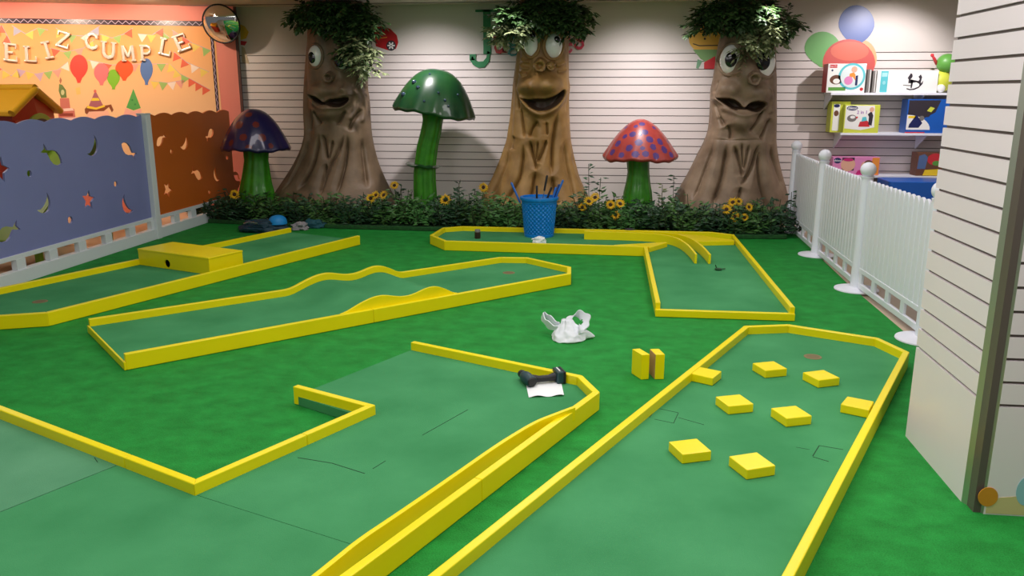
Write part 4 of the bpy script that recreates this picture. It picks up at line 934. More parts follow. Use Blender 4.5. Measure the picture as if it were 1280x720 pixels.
M['spot_red'] = mat('spot_red', S(112,38,34), .3, coat=.4); M['spot_violet'] = mat('spot_violet', S(76,50,112), .4, coat=.3)
M['stem_green'] = mat('stem_green', S(44,122,18), .45, c2=S(64,152,24), vscale=9, coat=.2)
mushroom('purple capped mushroom with dark red spots in front of the orange fence board', 9.95, (319.5,136,276.5,362.5,184), [(178,303,338),(188,306,335),(200,307,334),(215,305,336),(228,303,338),(240,301,341),(252,299,343)], M['cap_purple'], M['spot_red'], M['stem_green'],
  [(-.18,.60,.13),(.30,.62,.10),(-.55,.42,.10),(.02,.30,.11),(.52,.30,.12),(-.35,.15,.10),(.74,.10,.08),(.22,.05,.09),(-.78,.08,.08),(.02,.86,.10)], .02, pw=2.2)
mushroom('tall green capped mushroom with dew beads between the left and centre trees', 9.98, (541.5,86,490,593.5,139), [(138,527,559),(150,529,553),(165,526,551),(182,521.5,547),(200,519,544.5),(214,517.5,543.5),(230,517.5,544),(246,517.5,546)], M['cap_green'], M['cap_green'], M['stem_green'],
  None, .16, (206.5,507,550,.10), [(-.42,.62,.030),(-.28,.52,.026),(-.62,.30,.032),(-.10,.86,.014),(.22,.48,.016),(.40,.34,.018),(.50,.22,.014),(-.05,.24,.018),(.62,.5,.014)], pw=2.5)
rs = random.Random(4); sp = []
for bx,bz,br in [(-.42,.56,.07),(-.22,.62,.09),(-.60,.38,.10),(-.30,.28,.10),(-.06,.42,.10),(.10,.68,.09),(.22,.50,.10),(.32,.32,.09),(.50,.44,.10),(.62,.24,.11),(-.74,.16,.09),(-.50,.10,.08),(-.14,.12,.10),(.12,.14,.09),(.40,.10,.10),(.80,.10,.08),(.02,.88,.08),(-.14,.82,.06),(.34,.78,.06),(.72,.42,.06),(-.40,.78,.06),(-.02,.62,.05),(.04,.28,.06)]: sp.append((bx,bz,br))
mushroom('red capped mushroom with violet spots between the centre and right trees', 9.98, (799.5,148.5,754,845,196), [(192,783,814),(203,784,811),(215,785,811),(228,783,812),(240,780,814),(255,777,817)], M['cap_red'], M['spot_violet'], M['stem_green'], sp, .0, pw=1.85)
# ================================================================== HEDGE PLANTS AND SUNFLOWERS
def front_row(px): return float(np.interp(px, [255,330,430,540,640,730,800,900,985], [9.55,9.42,9.30,9.27,9.27,9.27,9.24,9.16,9.22]))
hedge_lab = ['at the foot of the orange fence board','under the purple mushroom','just right of the purple mushroom','in front of the left tree roots','in front of the left tree centre','right of the left tree roots','left of the green mushroom','under the green mushroom','right of the green mushroom','left of the golden tree roots','left behind the blue basket','right behind the blue basket','at the golden tree right root','left of the red mushroom','under the red mushroom','right of the red mushroom','at the taupe tree left root','in front of the taupe tree','at the taupe tree right root','beside the far barrier post']
hx = np.linspace(272, 968, 20)
hh = [.30,.34,.32,.30,.30,.34,.38,.32,.36,.36,.26,.28,.34,.40,.30,.36,.34,.32,.32,.34]
mats = ['leaf_b','leaf_b','leaf_a','leaf_b','leaf_a','leaf_b','leaf_a','leaf_c','leaf_b','leaf_a','leaf_c','leaf_a','leaf_b','leaf_a','leaf_c','leaf_b','leaf_a','leaf_b','leaf_a','leaf_b']
for i, px in enumerate(hx):
    yf = front_row(px); yc = yf+.28; x = W(px, 270, yc)[0]
    t = thing('leafy_plant', 'low green artificial plant '+hedge_lab[i], 'plant', (x, yc, 0), 'leafy plants along the back wall')
    mb = MB(); sm = MB()
    for s_ in range(78):
        a = random.uniform(0, 2*PI); r = math.sqrt(random.random())
        p = Vector((x+.27*r*math.cos(a), yc+.30*r*math.sin(a), random.uniform(.01,.06)))
        h_ = 1.22*hh[i]*random.uniform(.45,1.05)*(1-.25*r)
        d = Vector((.6*r*math.cos(a)+random.uniform(-.3,.3), .6*r*math.sin(a)-.1+random.uniform(-.3,.3), 1.0)).normalized()
        tip = p+d*h_
        if s_ % 2 == 0: sm.tube([tuple(p), tuple(tip)], .004, 5)
        for q in range(7):
            f = .15+.85*(q+.5)/7; b = p+d*h_*f; aa = random.uniform(0, 2*PI)
            ld = Vector((math.cos(aa), math.sin(aa)-.25, random.uniform(-.25,.75))).normalized()
            mb.leaf(b, ld, Vector((random.uniform(-.3,.3), random.uniform(-.6,.1), 1)), random.uniform(.07,.12), random.uniform(.036,.062))
    mb.v = [(a_, max(b_, yf-.02), max(c_, .004)) for a_,b_,c_ in mb.v]
    mb.build('leaves', M[mats[i]], t); sm.build('stems', mat('stem_dark', S(46,60,30), .8), t)
    # second, looser row further back fills the foot of the wall
mb = MB()
xs_ = np.linspace(-4.9, 2.0, 90)
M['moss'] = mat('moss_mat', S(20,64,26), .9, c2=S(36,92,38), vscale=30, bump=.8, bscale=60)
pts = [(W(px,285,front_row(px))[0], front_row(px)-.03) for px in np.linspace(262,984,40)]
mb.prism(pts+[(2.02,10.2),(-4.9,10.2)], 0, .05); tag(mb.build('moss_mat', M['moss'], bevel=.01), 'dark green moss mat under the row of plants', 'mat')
def tall_sprig(px, py0, py1, Y, label, n=16, mk='leaf_b', lean=0.0):
    x, z0_ = W(px, py0, Y); z1_ = W(px, py1, Y)[1]
    t = thing('leafy_twig', label, 'plant', (x, Y, 0), 'tall twigs rising from the plants')
    mb = MB(); sm = MB(); top = Vector((x+lean, Y, z1_)); ft = Vector((x, Y, .03)); sm.tube([tuple(ft), tuple((ft+top)/2+Vector((lean*.2,0,0))), tuple(top)], .004, 6)
    for i in range(n):
        f = .35+.65*i/(n-1); b = ft+(top-ft)*f; aa = random.uniform(0, 2*PI)
        mb.leaf(b+Vector((random.uniform(-.02,.02),0,0)), Vector((math.cos(aa), -.3, random.uniform(-.2,.6))).normalized(), Vector((0,-.5,1)), random.uniform(.06,.09), random.uniform(.03,.045))
    mb.build('leaves', M[mk], t); sm.build('stem', mat('stem_dark', S(46,60,30), .8), t)
tall_sprig(738,250,205,9.85,'dark leafy twig leaning at the golden tree right root',18,lean=-.03)
tall_sprig(745,250,222,9.75,'short leafy twig right of the golden tree root',14,lean=.05)
tall_sprig(843,250,219,9.8,'leafy twig in front of the taupe tree left root',14,lean=-.02)
tall_sprig(827,255,231,9.7,'brownish leafy twig between red mushroom and taupe tree',16,'leaf_v')
tall_sprig(576,245,229,9.8,'dark leafy twig right of the green mushroom stem',16,lean=-.02)
tall_sprig(588,250,236,9.75,'short dark twig left of the golden tree root',12,lean=.06)
tall_sprig(502,250,230,9.8,'leafy twig left of the green mushroom stem',12)
tall_sprig(990,262,240,9.5,'dark leafy twig against the far barrier post',16,lean=-.02)
def sunflower(px, py, Y, r, label):
    r *= .82; x, z = W(px, py, Y); t = thing('sunflower', label, 'sunflower', (x, Y, 0), 'artificial sunflowers among the plants')
    f = Vector((random.uniform(-.6,.6), -1, random.uniform(.0,.9))).normalized(); q_ = f.to_track_quat('Z','Y').to_matrix(); c_ = Vector((x,Y,z))
    mb = MB()
    for ly in range(2):
        for i in range(13):
            a = 2*PI*(i+.5*ly)/13; d = q_@Vector((math.cos(a), math.sin(a), .22+.2*ly)); mb.leaf(c_+d*r*.32, d.normalized(), f, r*random.uniform(.55,.9), r*.24)
    mb.build('petals', M['petal'], t)
    mb = MB(); mb.ell(tuple(c_+f*.006), (r*.36,r*.36,r*.14), 16, 8, q_); mb.build('seed_head', M['seed'], t, smooth=3.2)
    mb = MB(); ft = Vector((x+random.uniform(-.03,.03), Y+.05, .02)); mb.tube([tuple(ft), tuple((ft+c_)/2+Vector((0,.03,0))), tuple(c_-f*.01)], .005, 6); mb.build('stem', M['leaf_a'], t)
for px,py,Y,r,lb in [(293,243,9.5,.075,'sunflower left of the purple mushroom stem'),(463,248,9.35,.07,'leftmost of three sunflowers at the left tree right root'),(470,244,9.38,.065,'middle of three sunflowers at the left tree right root'),(480,244,9.36,.072,'rightmost of three sunflowers at the left tree right root'),(493,232,9.7,.07,'sunflower higher up right of the left tree root'),
  (557,250,9.3,.085,'single sunflower right of the green mushroom stem'),(604,234,9.6,.075,'sunflower half behind the golden tree left root'),(736,252,9.3,.075,'lower left sunflower at the golden tree right root'),(744,247,9.35,.075,'upper right sunflower at the golden tree right root'),(728,259,9.3,.06,'small sunflower lowest at the golden tree right root'),
  (763,256,9.3,.07,'sunflower left of the red mushroom pair'),(775,255,9.32,.075,'sunflower touching the red mushroom stem'),(770,269,9.25,.065,'lowest sunflower by the red mushroom'),(908,262,9.22,.075,'leftmost sunflower in front of the taupe tree'),(916,253,9.35,.07,'upper sunflower in front of the taupe tree'),(923,252,9.36,.06,'small top sunflower in front of the taupe tree'),(918,271,9.2,.075,'lowest sunflower in front of the taupe tree'),(936,259,9.26,.06,'rightmost sunflower in front of the taupe tree'),(931,272,9.2,.055,'small dim sunflower low before the taupe tree')]:
    sunflower(px, py, Y, r, lb)
# ================================================================== MINI-GOLF LANES
RT = .10; FZ = .05; RW = .036
def rails(t, outer, side, z0=0.002, z1=RT, w=RW, closed=False, name='rail', skip=()):
    inner = offset_poly(outer, w*side, closed); n = len(outer)
    for i in range(n if closed else n-1):
        if i in skip: continue
        j = (i+1)%n
        a = [outer[i], outer[j], inner[j], inner[i]]
        mb = MB(); mb.prism(a, z0, z1); mb.build(name, M['yellow'], t, bevel=.004)
    return inner
def felt(t, poly, z1=FZ, m='felt', name='felt'):
    mb = MB(); mb.prism(poly, .003, z1); return mb.build(name, M[m], t)
def cup(t, x, y, z=FZ, r=.052):
    mb = MB(); mb.lathe([(r*.78,-.002),(r*.8,.0012),(r,.0022),(r*1.04,.0005),(r*1.04,-.002)], (x,y,z), 32); mb.build('cup_rim', M['cup'], t, smooth=.8)
    mb = MB(); mb.lathe([(0,.0004),(r*.8,.0004),(r*.8,.0008),(0,.0008)], (x,y,z), 32); mb.build('cup_floor', M['cup_dark'], t)
M['cup_dark'] = mat('cup_brown', S(118,106,72), .8)
# ---- A: far left lane with tunnel box
A0 = [(-2.625,8.307),(-3.854,5.04),(-4.26,4.87),(-4.86,5.36),(-4.718,5.69),(-3.575,8.717)]
tA = thing('mini_golf_lane', 'yellow edged green lane by the blue fence with a tunnel box across it', 'mini golf lane', (-3.8,6.7,0), 'mini golf lanes')
A0 = [A0[0],A0[1],A0[2],A0[3],A0[5]]
inn = rails(tA, A0, -1)
felt(tA, offset_poly(A0, -.02)); cup(tA, *G(50,377,FZ))
t = thing('tunnel_box', 'long yellow tunnel box with a round ball hole lying across the left lane', 'tunnel obstacle', (-3.79,6.85,FZ))
T_ = [(-4.250,6.85),(-4.115,7.205),(-3.278,6.880),(-3.410,6.525)]; HB = .185
# box front with a real round hole
fx = Vector((T_[3][0]-T_[0][0], T_[3][1]-T_[0][1], 0)); Lb = fx.length; fx.normalize(); fn = Vector((fx.y,-fx.x,0)); fn = fn if fn.y < 0 else -fn
FT = frame((T_[0][0],T_[0][1],0), fx, fn)
hc, hz = Lb*.415, FZ+.048
sheet_with_holes([(0,FZ+.001),(Lb,FZ+.001),(Lb,HB),(0,HB)], [disc_poly(hc,hz,.036,.036,28)], FT, .006).build('front_board', M['yellow'], t)
dp = Vector((T_[1][0]-T_[0][0], T_[1][1]-T_[0][1],0)).dot(-fn)
mb = MB(); ib = lambda x0,x1,o0,o1,z0,z1: mb.fprism(FT, [(x0,z0),(x1,z0),(x1,z1),(x0,z1)], -o1, -o0)
ib(0,.02,.006,dp,FZ+.001,HB-.001); ib(Lb-.02,Lb,.006,dp,FZ+.001,HB-.001); ib(.02,Lb-.02,dp-.02,dp,FZ+.001,HB-.001); mb.build('side_boards', M['yellow'], t)
mb = MB(); ib(-.004,Lb+.004,-.010,dp+.004,HB,HB+.016); mb.build('lid', M['yellow'], t, bevel=.004)
mb = MB(); mb.fprism(FT, disc_poly(hc,hz,.06,.05,24), -.10, -.09); mb.build('hole_shade_disc', mat('dark_inside', S(44,26,16), .9), t)  # dark disc behind the hole stands in for the shade inside the box
# ---- C: lane with two humps
tC = thing('mini_golf_lane', 'yellow edged green lane with two humps in the middle of its run', 'mini golf lane', (-1.9,5.8,0), 'mini golf lanes')
pn0, pn1 = Vector((-2.789,4.243)), Vector((-.305,6.721)); pe1 = Vector((-.318,6.994)); pf1, pf2 = Vector((-.736,7.37)), Vector((-.995,7.358)); pf0 = Vector((-3.484,4.940))
dn = (pn1-pn0).normalized(); ln = Vector((-dn.y,dn.x))
def hump(s):                                # height over the lane along its length
    a, b = .99+.42, 2.30; 
    if s < 1.41 or s > 2.36: return 0.0
    u = (s-1.41)/.95
    return .085*max(0.0, (math.sin(PI*min(u/.92,1))**.55)*(.72+.28*math.cos(2*PI*(u/.92-.0)*2+PI)))
sa = (Vector((-1.802,5.265))-pn0).length; sb = (Vector((-1.156,5.943))-pn0).length
def hump(s, sa=sa, sb=sb):
    u = (s-sa)/(sb-sa)
    if u <= 0 or u >= 1: return 0.0
    return .088*float(np.interp(u, [0,.08,.18,.28,.36,.46,.54,.62,.72,.80,.88,.95,1], [0,.34,.74,.98,.94,.64,.52,.60,.92,1.0,.74,.32,0]))
def hsm(s): return sum(hump(s+d*.02) for d in (-2,-1,0,1,2))/5
# near rail, end rails
rails(tC, [tuple(pn0), tuple(pn0+dn*sa*1.15)], 1); rails(tC, [tuple(pn0+dn*(sa*1.15+.002)), tuple(pn1), tuple(pe1), tuple(pf1), tuple(pf2)], 1)
def wavy(t, p0, d, s0, s1, base, zfun, w, name, nrm):
    n = max(2, int((s1-s0)/.02)); vs = []; 
    for i in range(n+1):
        s = s0+(s1-s0)*i/n; p = p0+d*s
        for o in (0, w):
            q_ = p+nrm*o
            vs += [(q_.x,q_.y,base), (q_.x,q_.y,zfun(s))]
    fs = []
    for i in range(n):
        a = 4*i; b = a+4
        fs += [(a,b,b+1,a+1),(a+2,a+3,b+3,b+2),(a+1,b+1,b+3,a+3),(a,a+2,b+2,b)]
    fs += [(0,1,3,2),(4*n,4*n+2,4*n+3,4*n+1)]
    mb = MB(); mb.add(vs, fs); return mb.build(name, M['yellow'], t, bevel=.003)
df = (pf2-pf0).normalized(); nf = Vector((df.y,-df.x)); Lf = (pf2-pf0).length; sfo = pf0.dot(dn)-pn0.dot(dn)
sfa = (Vector((-2.453,5.918))-pf0).length; sfb = (Vector((-1.773,6.608))-pf0).length
def hf(s): return hsm(sa+(s-sfa)/(sfb-sfa)*(sb-sa))
wavy(tC, pf0, df, 0, Lf, .002, lambda s: RT+hf(s), RW, 'wavy_rail', nf)
wavy(tC, pn0+ln*RW, dn, sa-.02, sb+.02, FZ, lambda s: RT-.004+hsm(s), .018, 'hump_board', ln)
# felt surface following the humps
n = 150; W_ = (pf0-pn0).length-.03
mb = MB(); vs = []; Ltot = (pn1-pn0).length
for i in range(n+1):
    s = Ltot*i/n
    p = pn0+dn*s+ln*(RW+.017); 
    t_ = min(1.0, 1.0); qf = pf0+df*(s*Lf/Ltot if s < 9 else s)+nf*.02
    # same run position on the far side, mapped so that the humps line up
    sf = float(np.interp(s, [0,sa,sb,Ltot], [0,sfa,sfb,Lf])); qf = pf0+df*sf+nf*.02
    h = FZ+hsm(s)*.98
    vs += [(p.x,p.y,.003),(p.x,p.y,h),(qf.x,qf.y,h),(qf.x,qf.y,.003)]
fs = []
for i in range(n):
    a = 4*i; b = a+4; fs += [(a,b,b+1,a+1),(a+1,b+1,b+2,a+2),(a+2,b+2,b+3,a+3),(a,a+3,b+3,b)]
fs += [(0,1,2,3),(4*n,4*n+3,4*n+2,4*n+1)]
mb.add(vs, fs); mb.build('felt', M['felt'], tC, smooth=.5)
felt(tC, [tuple(pn1+ln*.03-dn*.001), tuple(pe1-dn*.03), tuple(pf1-dn*.03-ln*.02), tuple(pf2-ln*.02+dn*.0)], FZ, name='felt')
cup(tC, *G(636,341,FZ))
mb = MB(); e0 = pn0-dn*.012; e1 = pf0-df*.012; mb.prism([tuple(pn0),tuple(e0),tuple(e1),tuple(pf0)], .002, FZ+.003); mb.build('end_board', M['yellow'], tC, bevel=.003)
for k_ in (sa+.01, sb-.01):
    p = pn0+dn*k_+ln*.07
# ---- D: back lane with curved channel
tD = thing('mini_golf_lane', 'yellow edged angled lane in front of the plants with a curved ball channel', 'mini golf lane', (.0,8.2,0), 'mini golf lanes')
D0 = [(.352,5.832),(.348,8.03),(-1.672,8.10),(-1.895,8.43),(-1.86,8.923),(-1.66,9.06),(1.117,9.0),(1.335,8.86),(1.333,5.814)]
rails(tD, D0, -1)
felt(tD, [(.36,5.835),(.36,8.06),(-1.66,8.12),(-1.875,8.44),(-1.84,8.91),(-1.65,9.04),(1.11,8.98),(1.32,8.85),(1.32,5.82)])
mb = MB(); mb.box(.352,1.333,5.795,5.832,.002,FZ+.004); mb.build('end_board', M['yellow'], tD, bevel=.003)
def curved_wall(t, pts, z0, z1, w, name):
    P_ = smooth_pts(pts, 3); ins = offset_poly(P_, w); n = len(P_); vs = []
    for a, b in zip(P_, ins): vs += [(a[0],a[1],z0),(a[0],a[1],z1),(b[0],b[1],z1),(b[0],b[1],z0)]
    fs = [(0,1,2,3),(4*(n-1),4*(n-1)+3,4*(n-1)+2,4*(n-1)+1)]
    for i in range(n-1):
        a = 4*i; b = a+4; fs += [(a,b,b+1,a+1),(a+1,b+1,b+2,a+2),(a+2,b+2,b+3,a+3),(a,a+3,b+3,b)]
    mb = MB(); mb.add(vs, fs); return mb.build(name, M['yellow'], t, bevel=.003)
curved_wall(tD, [(-.26,8.63),(.10,8.63),(.38,8.60),(.56,8.52),(.68,8.36),(.745,8.08),(.775,7.78),(.79,7.50)], FZ, .14, .022, 'channel_wall')
curved_wall(tD, [(-.26,8.735),(.20,8.735),(.48,8.71),(.66,8.63),(.79,8.46),(.865,8.14),(.90,7.80),(.915,7.50)], FZ, .14, .022, 'channel_wall')
mb = MB(); mb.prism([(.05,8.105),(.305,8.10),(.395,8.05),(.40,7.99),(.595,8.30),(.575,8.33)], FZ, RT-.003); mb.build('corner_block', M['yellow'], tD, bevel=.003)
mb = MB(); mb.prism([(.70,8.93),(.95,8.80),(1.285,8.56),(1.285,8.49),(.91,8.40),(.86,8.52),(.74,8.70)], FZ, RT-.004); mb.build('corner_block', M['yellow'], tD, bevel=.003)
t = thing('lane_marker', 'small dark green pronged object lying on the felt before the curved channel', 'object', (*G(898,338,FZ), FZ))
x, y = G(898,338,FZ); mb = MB(); mb.ell((x,y,FZ+.012), (.035,.022,.012), 14, 8); mb.build('body', M['leaf_b'], t, smooth=3.2); mb = MB(); mb.tube([(x-.015,y,FZ+.015),(x-.028,y,FZ+.05)], .005, 6); mb.tube([(x+.01,y,FZ+.012),(x+.06,y+.02,FZ+.012)], .005, 6); mb.build('prong', M['leaf_b'], t)
# ---- B: right lane with blocks
u_ = Vector((.430,.903)); B0 = [tuple(Vector((-.532,2.28))-u_*1.5),(.898,5.291),(1.193,5.364),(1.69,5.116),(1.782,4.837),tuple(Vector((.614,2.395))-u_*1.5)]
tB = thing('mini_golf_lane', 'yellow edged green lane in the right foreground scattered with yellow blocks', 'mini golf lane', (.7,3.6,0), 'mini golf lanes')
rails(tB, B0, -1); felt(tB, offset_poly(B0, -.02)); cup(tB, *G(1016,446,FZ), r=.05)
def scratch(t, pts, w=.004):
    for a, b in zip(pts[:-1], pts[1:]):
        a = Vector(a); b = Vector(b); d = (b-a).normalized(); n_ = Vector((-d.y,d.x))*w/2
        mb = MB(); mb.prism([tuple(a-n_),tuple(b-n_),tuple(b+n_),tuple(a+n_)], FZ-.001, FZ+.0008); mb.build('felt_seam', M['seam'], t)
gz_ = lambda *p: [G(a, b, FZ) for a, b in p]
scratch(tB, gz_((812,522),(820,510),(848,516),(842,529),(818,524)), .003); scratch(tB, gz_((848,522),(880,531)), .003)
scratch(tB, gz_((1016,570),(1024,557),(1054,562)), .004); scratch(tB, gz_((1016,571),(1036,577)), .004)
scratch(tB, gz_((995,559),(1012,562)), .002)
blab = ['yellow block farthest back, left of the hole in the block lane','yellow block just in front of the hole in the block lane','left yellow block of the middle pair in the block lane','right yellow block of the middle pair in the block lane','left yellow block of the pair nearest the viewer','right yellow block of the pair nearest the viewer']
bq = [[(940,453),(967.5,450.7),(984.5,461),(957,464)],[(1003,465),(1030,462),(1050.5,472),(1023,475.5)],[(893.5,495.5),(926,493),(943,504),(910,508)],[(963,509.5),(994,506.7),(1016,519.5),(984,523.5)],[(835.5,550.5),(871,547),(889.5,564.5),(853.7,569.5)],[(911,570),(950,566),(969.5,580),(930,588)]]
ZB = FZ+.046
for lb, q in zip(blab, bq):
    c = Vector((0,0)); P_ = [Vector(G(a,b,ZB)) for a,b in q]; c = sum(P_, Vector((0,0)))/4
    d = ((P_[1]-P_[0])+(P_[2]-P_[3])).normalized(); n_ = Vector((-d.y,d.x)); h_ = .068
    sq = [tuple(c+d*a*h_+n_*b*h_) for a,b in ((-1,-1),(1,-1),(1,1),(-1,1))]
    mb = MB(); mb.prism(sq, FZ+.001, ZB); tag(mb.build('wooden_block', M['yellow'], bevel=.004), lb, 'block', 'yellow obstacle blocks')
for lb, q in [('yellow half block against the left rail of the block lane',[(861,465),(875,458.5),(902,464),(891,473.5)]),('yellow half block against the right rail of the block lane',[(1050,505),(1059,495.5),(1094,502),(1088,515)])]:
    P_ = [G(a,b,ZB) for a,b in q]
    if 'left' in lb: P_ = [(.462,4.318),(.520,4.436),(.640,4.372),(.578,4.250)]
    else: P_ = [(1.160,3.945),(1.222,4.060),(1.335,4.003),(1.277,3.882)]
    mb = MB(); mb.prism(P_, FZ+.001, ZB); tag(mb.build('wooden_block', M['yellow'], bevel=.004), lb, 'block', 'yellow half blocks')
# two loose blocks on edge
for lb, q, br in [('left yellow block standing on edge on the turf beside the block lane',[(.153,4.545),(.206,4.441),(.250,4.458),(.197,4.562)],False),('right yellow block on edge on the turf with a bare wood side',[(.256,4.560),(.284,4.457),(.335,4.466),(.307,4.569)],True)]:
    t = thing('standing_block', lb, 'block', (sum(p[0] for p in q)/4, sum(p[1] for p in q)/4, 0), 'blocks standing on edge')
    mb = MB(); mb.prism(q, .001, .150); mb.build('block', M['yellow'], t, bevel=.003)
    if br:
        a, b = Vector(q[0]), Vector(q[1]); d = (b-a).normalized(); n_ = Vector((d.y,-d.x)); n_ = n_ if n_.x < 0 else -n_
        mb = MB(); mb.prism([tuple(a+d*.004),tuple(b-d*.004),tuple(b-d*.004+n_*.003),tuple(a+d*.004+n_*.003)], .004, .147); o = mb.build('bare_side', M['bare_wood'], t); o['label'] = 'unpainted brown board side'
# ---- E: L-shaped lane in the foreground
tE = thing('mini_golf_lane', 'large L-shaped green lane in the left foreground with yellow rails', 'mini golf lane', (-1.6,3.0,0), 'mini golf lanes')
d1 = Vector((-2.943+1.603, 3.432-2.805)).normalized(); k0 = Vector((-1.603,2.805)); far = k0+d1*2.35; jn = k0+d1*.42
rails(tE, [tuple(far), tuple(jn)], -1); rails(tE, [tuple(jn-d1*.002), tuple(k0), (-1.350,3.281)], -1); rails(tE, [(-1.349,3.283),(-1.162,3.635),(-1.613,3.85)], -1)
gd_ = Vector((-.782+.022, 2.228-3.959)).normalized(); gend = Vector((-.022,3.959))+gd_*3.0; mid = Vector((-.022,3.959))+gd_*1.12
rails(tE, [(-1.171,4.706),(-.12,4.202),(-.022,3.959),tuple(mid)], -1); rails(tE, [tuple(mid+gd_*.002), tuple(gend)], -1)
curved_wall(tE, [(-.150,3.700),(-.235,3.600),(-.318,3.500),(-.412,3.320),(-.470,3.200),(-.612,2.872),(-.752,2.560),(-.818,2.420),(-.862,2.290),(-.92,2.12)], FZ, .12, .020, 'deflector_board')
# felt in panels with butt joints
s1a = Vector(G(150,580,FZ)); s1b = Vector(G(0,640,FZ)); dd = (s1b-s1a).normalized(); s1b = s1a+dd*2.2
g_ = .0025; perp = Vector((-dd.y,dd.x)); perp = perp if perp.dot(far-s1a) > 0 else -perp
s1 = k0+d1*((s1a-k0).dot(d1))
farf = far+Vector((.02,-.03)); nl = Vector((d1.y,-d1.x)); nl = nl if nl.dot(s1a-s1) > 0 else -nl
felt(tE, [tuple(s1+nl*.02+perp*g_), tuple(far+nl*.02), tuple(far+nl*1.6), tuple(s1b+perp*g_)], FZ, 'felt_pale')
s2a = Vector(G(246,607,FZ)); s2b = Vector(G(380,656,FZ)); d2 = (s2b-s2a).normalized()
r0_ = Vector((-.045,3.955)); A2 = np.array([[d2.x, -gd_.x],[d2.y, -gd_.y]]); tt, uu = np.linalg.solve(A2, np.array([r0_.x-s2a.x, r0_.y-s2a.y]))
q0 = s2a+d2*float(tt); off2 = Vector((d2.y,-d2.x)); off2 = off2 if off2.y < 0 else -off2
felt(tE, [tuple(k0+nl*.03), (-1.185,3.62), (-1.600,3.845), (-1.171,4.700), (-.135,4.185), (-.045,3.955), tuple(q0)], FZ, 'felt')
felt(tE, [tuple(s1+nl*.02-perp*g_), tuple(k0+nl*.03+off2*g_), tuple(q0+off2*g_), tuple(gend+Vector((-.02,0))), tuple(s1b-perp*g_)], FZ, 'felt')
scratch(tE, gz_((372,572),(415,579),(456,592)), .004); scratch(tE, gz_((466,586),(482,576)), .003); scratch(tE, gz_((528,544),(585,512)), .003); scratch(tE, gz_((118,572),(122,578)), .003)
# ================================================================== BASKET OF PUTTERS
bx, by = G(672,298,FZ); by += .17; kz = by/FPX
zr = W(672,247,by)[1]; Rr = 22*kz; Rb = 18*kz
t = thing('putter_basket', 'blue woven plastic basket full of putters standing on the back lane', 'basket', (bx,by,FZ))
Hh = zr-FZ
mb = MB(); na, nz = 160, 90; vs = []
for i in range(nz+1):
    z = FZ+Hh*i/nz; r = Rb+(Rr-Rb)*i/nz
    for j in range(na):
        a = 2*PI*j/na; f = i/nz; w_ = 0
        if .08 < f < .90: w_ = .006*math.copysign(1, math.sin(a*24))*math.copysign(1, math.sin(f*PI*18))*min(1, abs(math.sin(a*24))*2)*min(1, abs(math.sin(f*PI*18))*2)
        rr = r+w_+(.006 if f > .88 or f < .06 else 0); vs.append((bx+rr*math.cos(a), by+rr*math.sin(a), z))
fs = [(i*na+j, i*na+(j+1)%na, (i+1)*na+(j+1)%na, (i+1)*na+j) for i in range(nz) for j in range(na)]
k = len(vs)
for i in range(nz+1):
    z = max(FZ+.012, FZ+Hh*i/nz); r = Rb+(Rr-Rb)*i/nz-.008
    for j in range(na): a = 2*PI*j/na; vs.append((bx+r*math.cos(a), by+r*math.sin(a), z))
fs += [(k+i*na+j, k+(i+1)*na+j, k+(i+1)*na+(j+1)%na, k+i*na+(j+1)%na) for i in range(nz) for j in range(na)]
fs += [tuple(range(na-1,-1,-1)), tuple(k+j for j in range(na))]
mb.add(vs, fs); mb.build('basket_body', M['blue_plastic'], t, smooth=.9)
mb = MB(); mb.lathe([(Rr-.012,Hh-.005),(Rr-.012,Hh+.012),(Rr+.018,Hh+.012),(Rr+.022,Hh-.004),(Rr+.016,Hh-.022),(Rr+.006,Hh-.022),(Rr-.012,Hh-.005)], (bx,by,FZ), 64); mb.build('rim', M['blue_plastic'], t, smooth=.8)
M['club_blue'] = mat('club_blue', S(20,100,190), .35); M['club_navy'] = mat('club_navy', S(22,50,110), .35)
clubs = [((639,228),(654,262),'club_blue','blue handled putter leaning out of the basket to the left'),((671,232),(671,262),'black','black gripped putter upright in the middle of the basket'),((684,219),(676,262),'black','tallest black gripped putter in the basket'),
 ((689.5,234),(680,258),'black','black gripped putter leaning right beside the tall one'),((704,225),(690,258),'club_blue','bright blue putter leaning out of the basket to the right'),((699,230),(688,260),'club_navy','navy putter just left of the bright blue one'),((695,234),(687,262),'club_blue','short blue putter behind the navy one')]
for i,(tp,bt,mk,lb) in enumerate(clubs):
    yy = by+(-.06+.03*i if i%2 else .05-.02*i)*.8
    a = W(*tp, yy); b = W(*bt, yy); A_ = Vector((a[0],yy,a[1])); B_ = Vector((b[0],yy,b[1])); d = (B_-A_).normalized()
    ft = A_+d*((A_.z-(FZ+.055))/-d.z); c_ = Vector((bx,by)); 
    r_ = Vector((ft.x-bx, ft.y-by)); lim_ = Rb-.05
    if r_.length > lim_: r_ = r_.normalized()*lim_; ft = Vector((bx+r_.x, by+r_.y, ft.z)); d = (ft-A_).normalized()
    t = thing('putter', lb, 'golf club', tuple(ft), 'putters in the blue basket')
    gl_ = .17 if mk == 'black' else .24
    mb = MB(); mb.tube([tuple(A_), tuple(A_+d*.01), tuple(A_+d*gl_)], [.008,.0125,.0105], 10); mb.build('grip', M[mk], t, smooth=.8)
    mb = MB(); mb.tube([tuple(A_+d*(gl_-.01)), tuple(ft)], .005, 8); mb.build('shaft', M['steel'], t, smooth=.8)
    mb = MB(); mb.box(ft.x-.035, ft.x+.035, ft.y-.011, ft.y+.011, ft.z-.035, ft.z+.004); mb.build('putter_head', M[mk], t, bevel=.006)
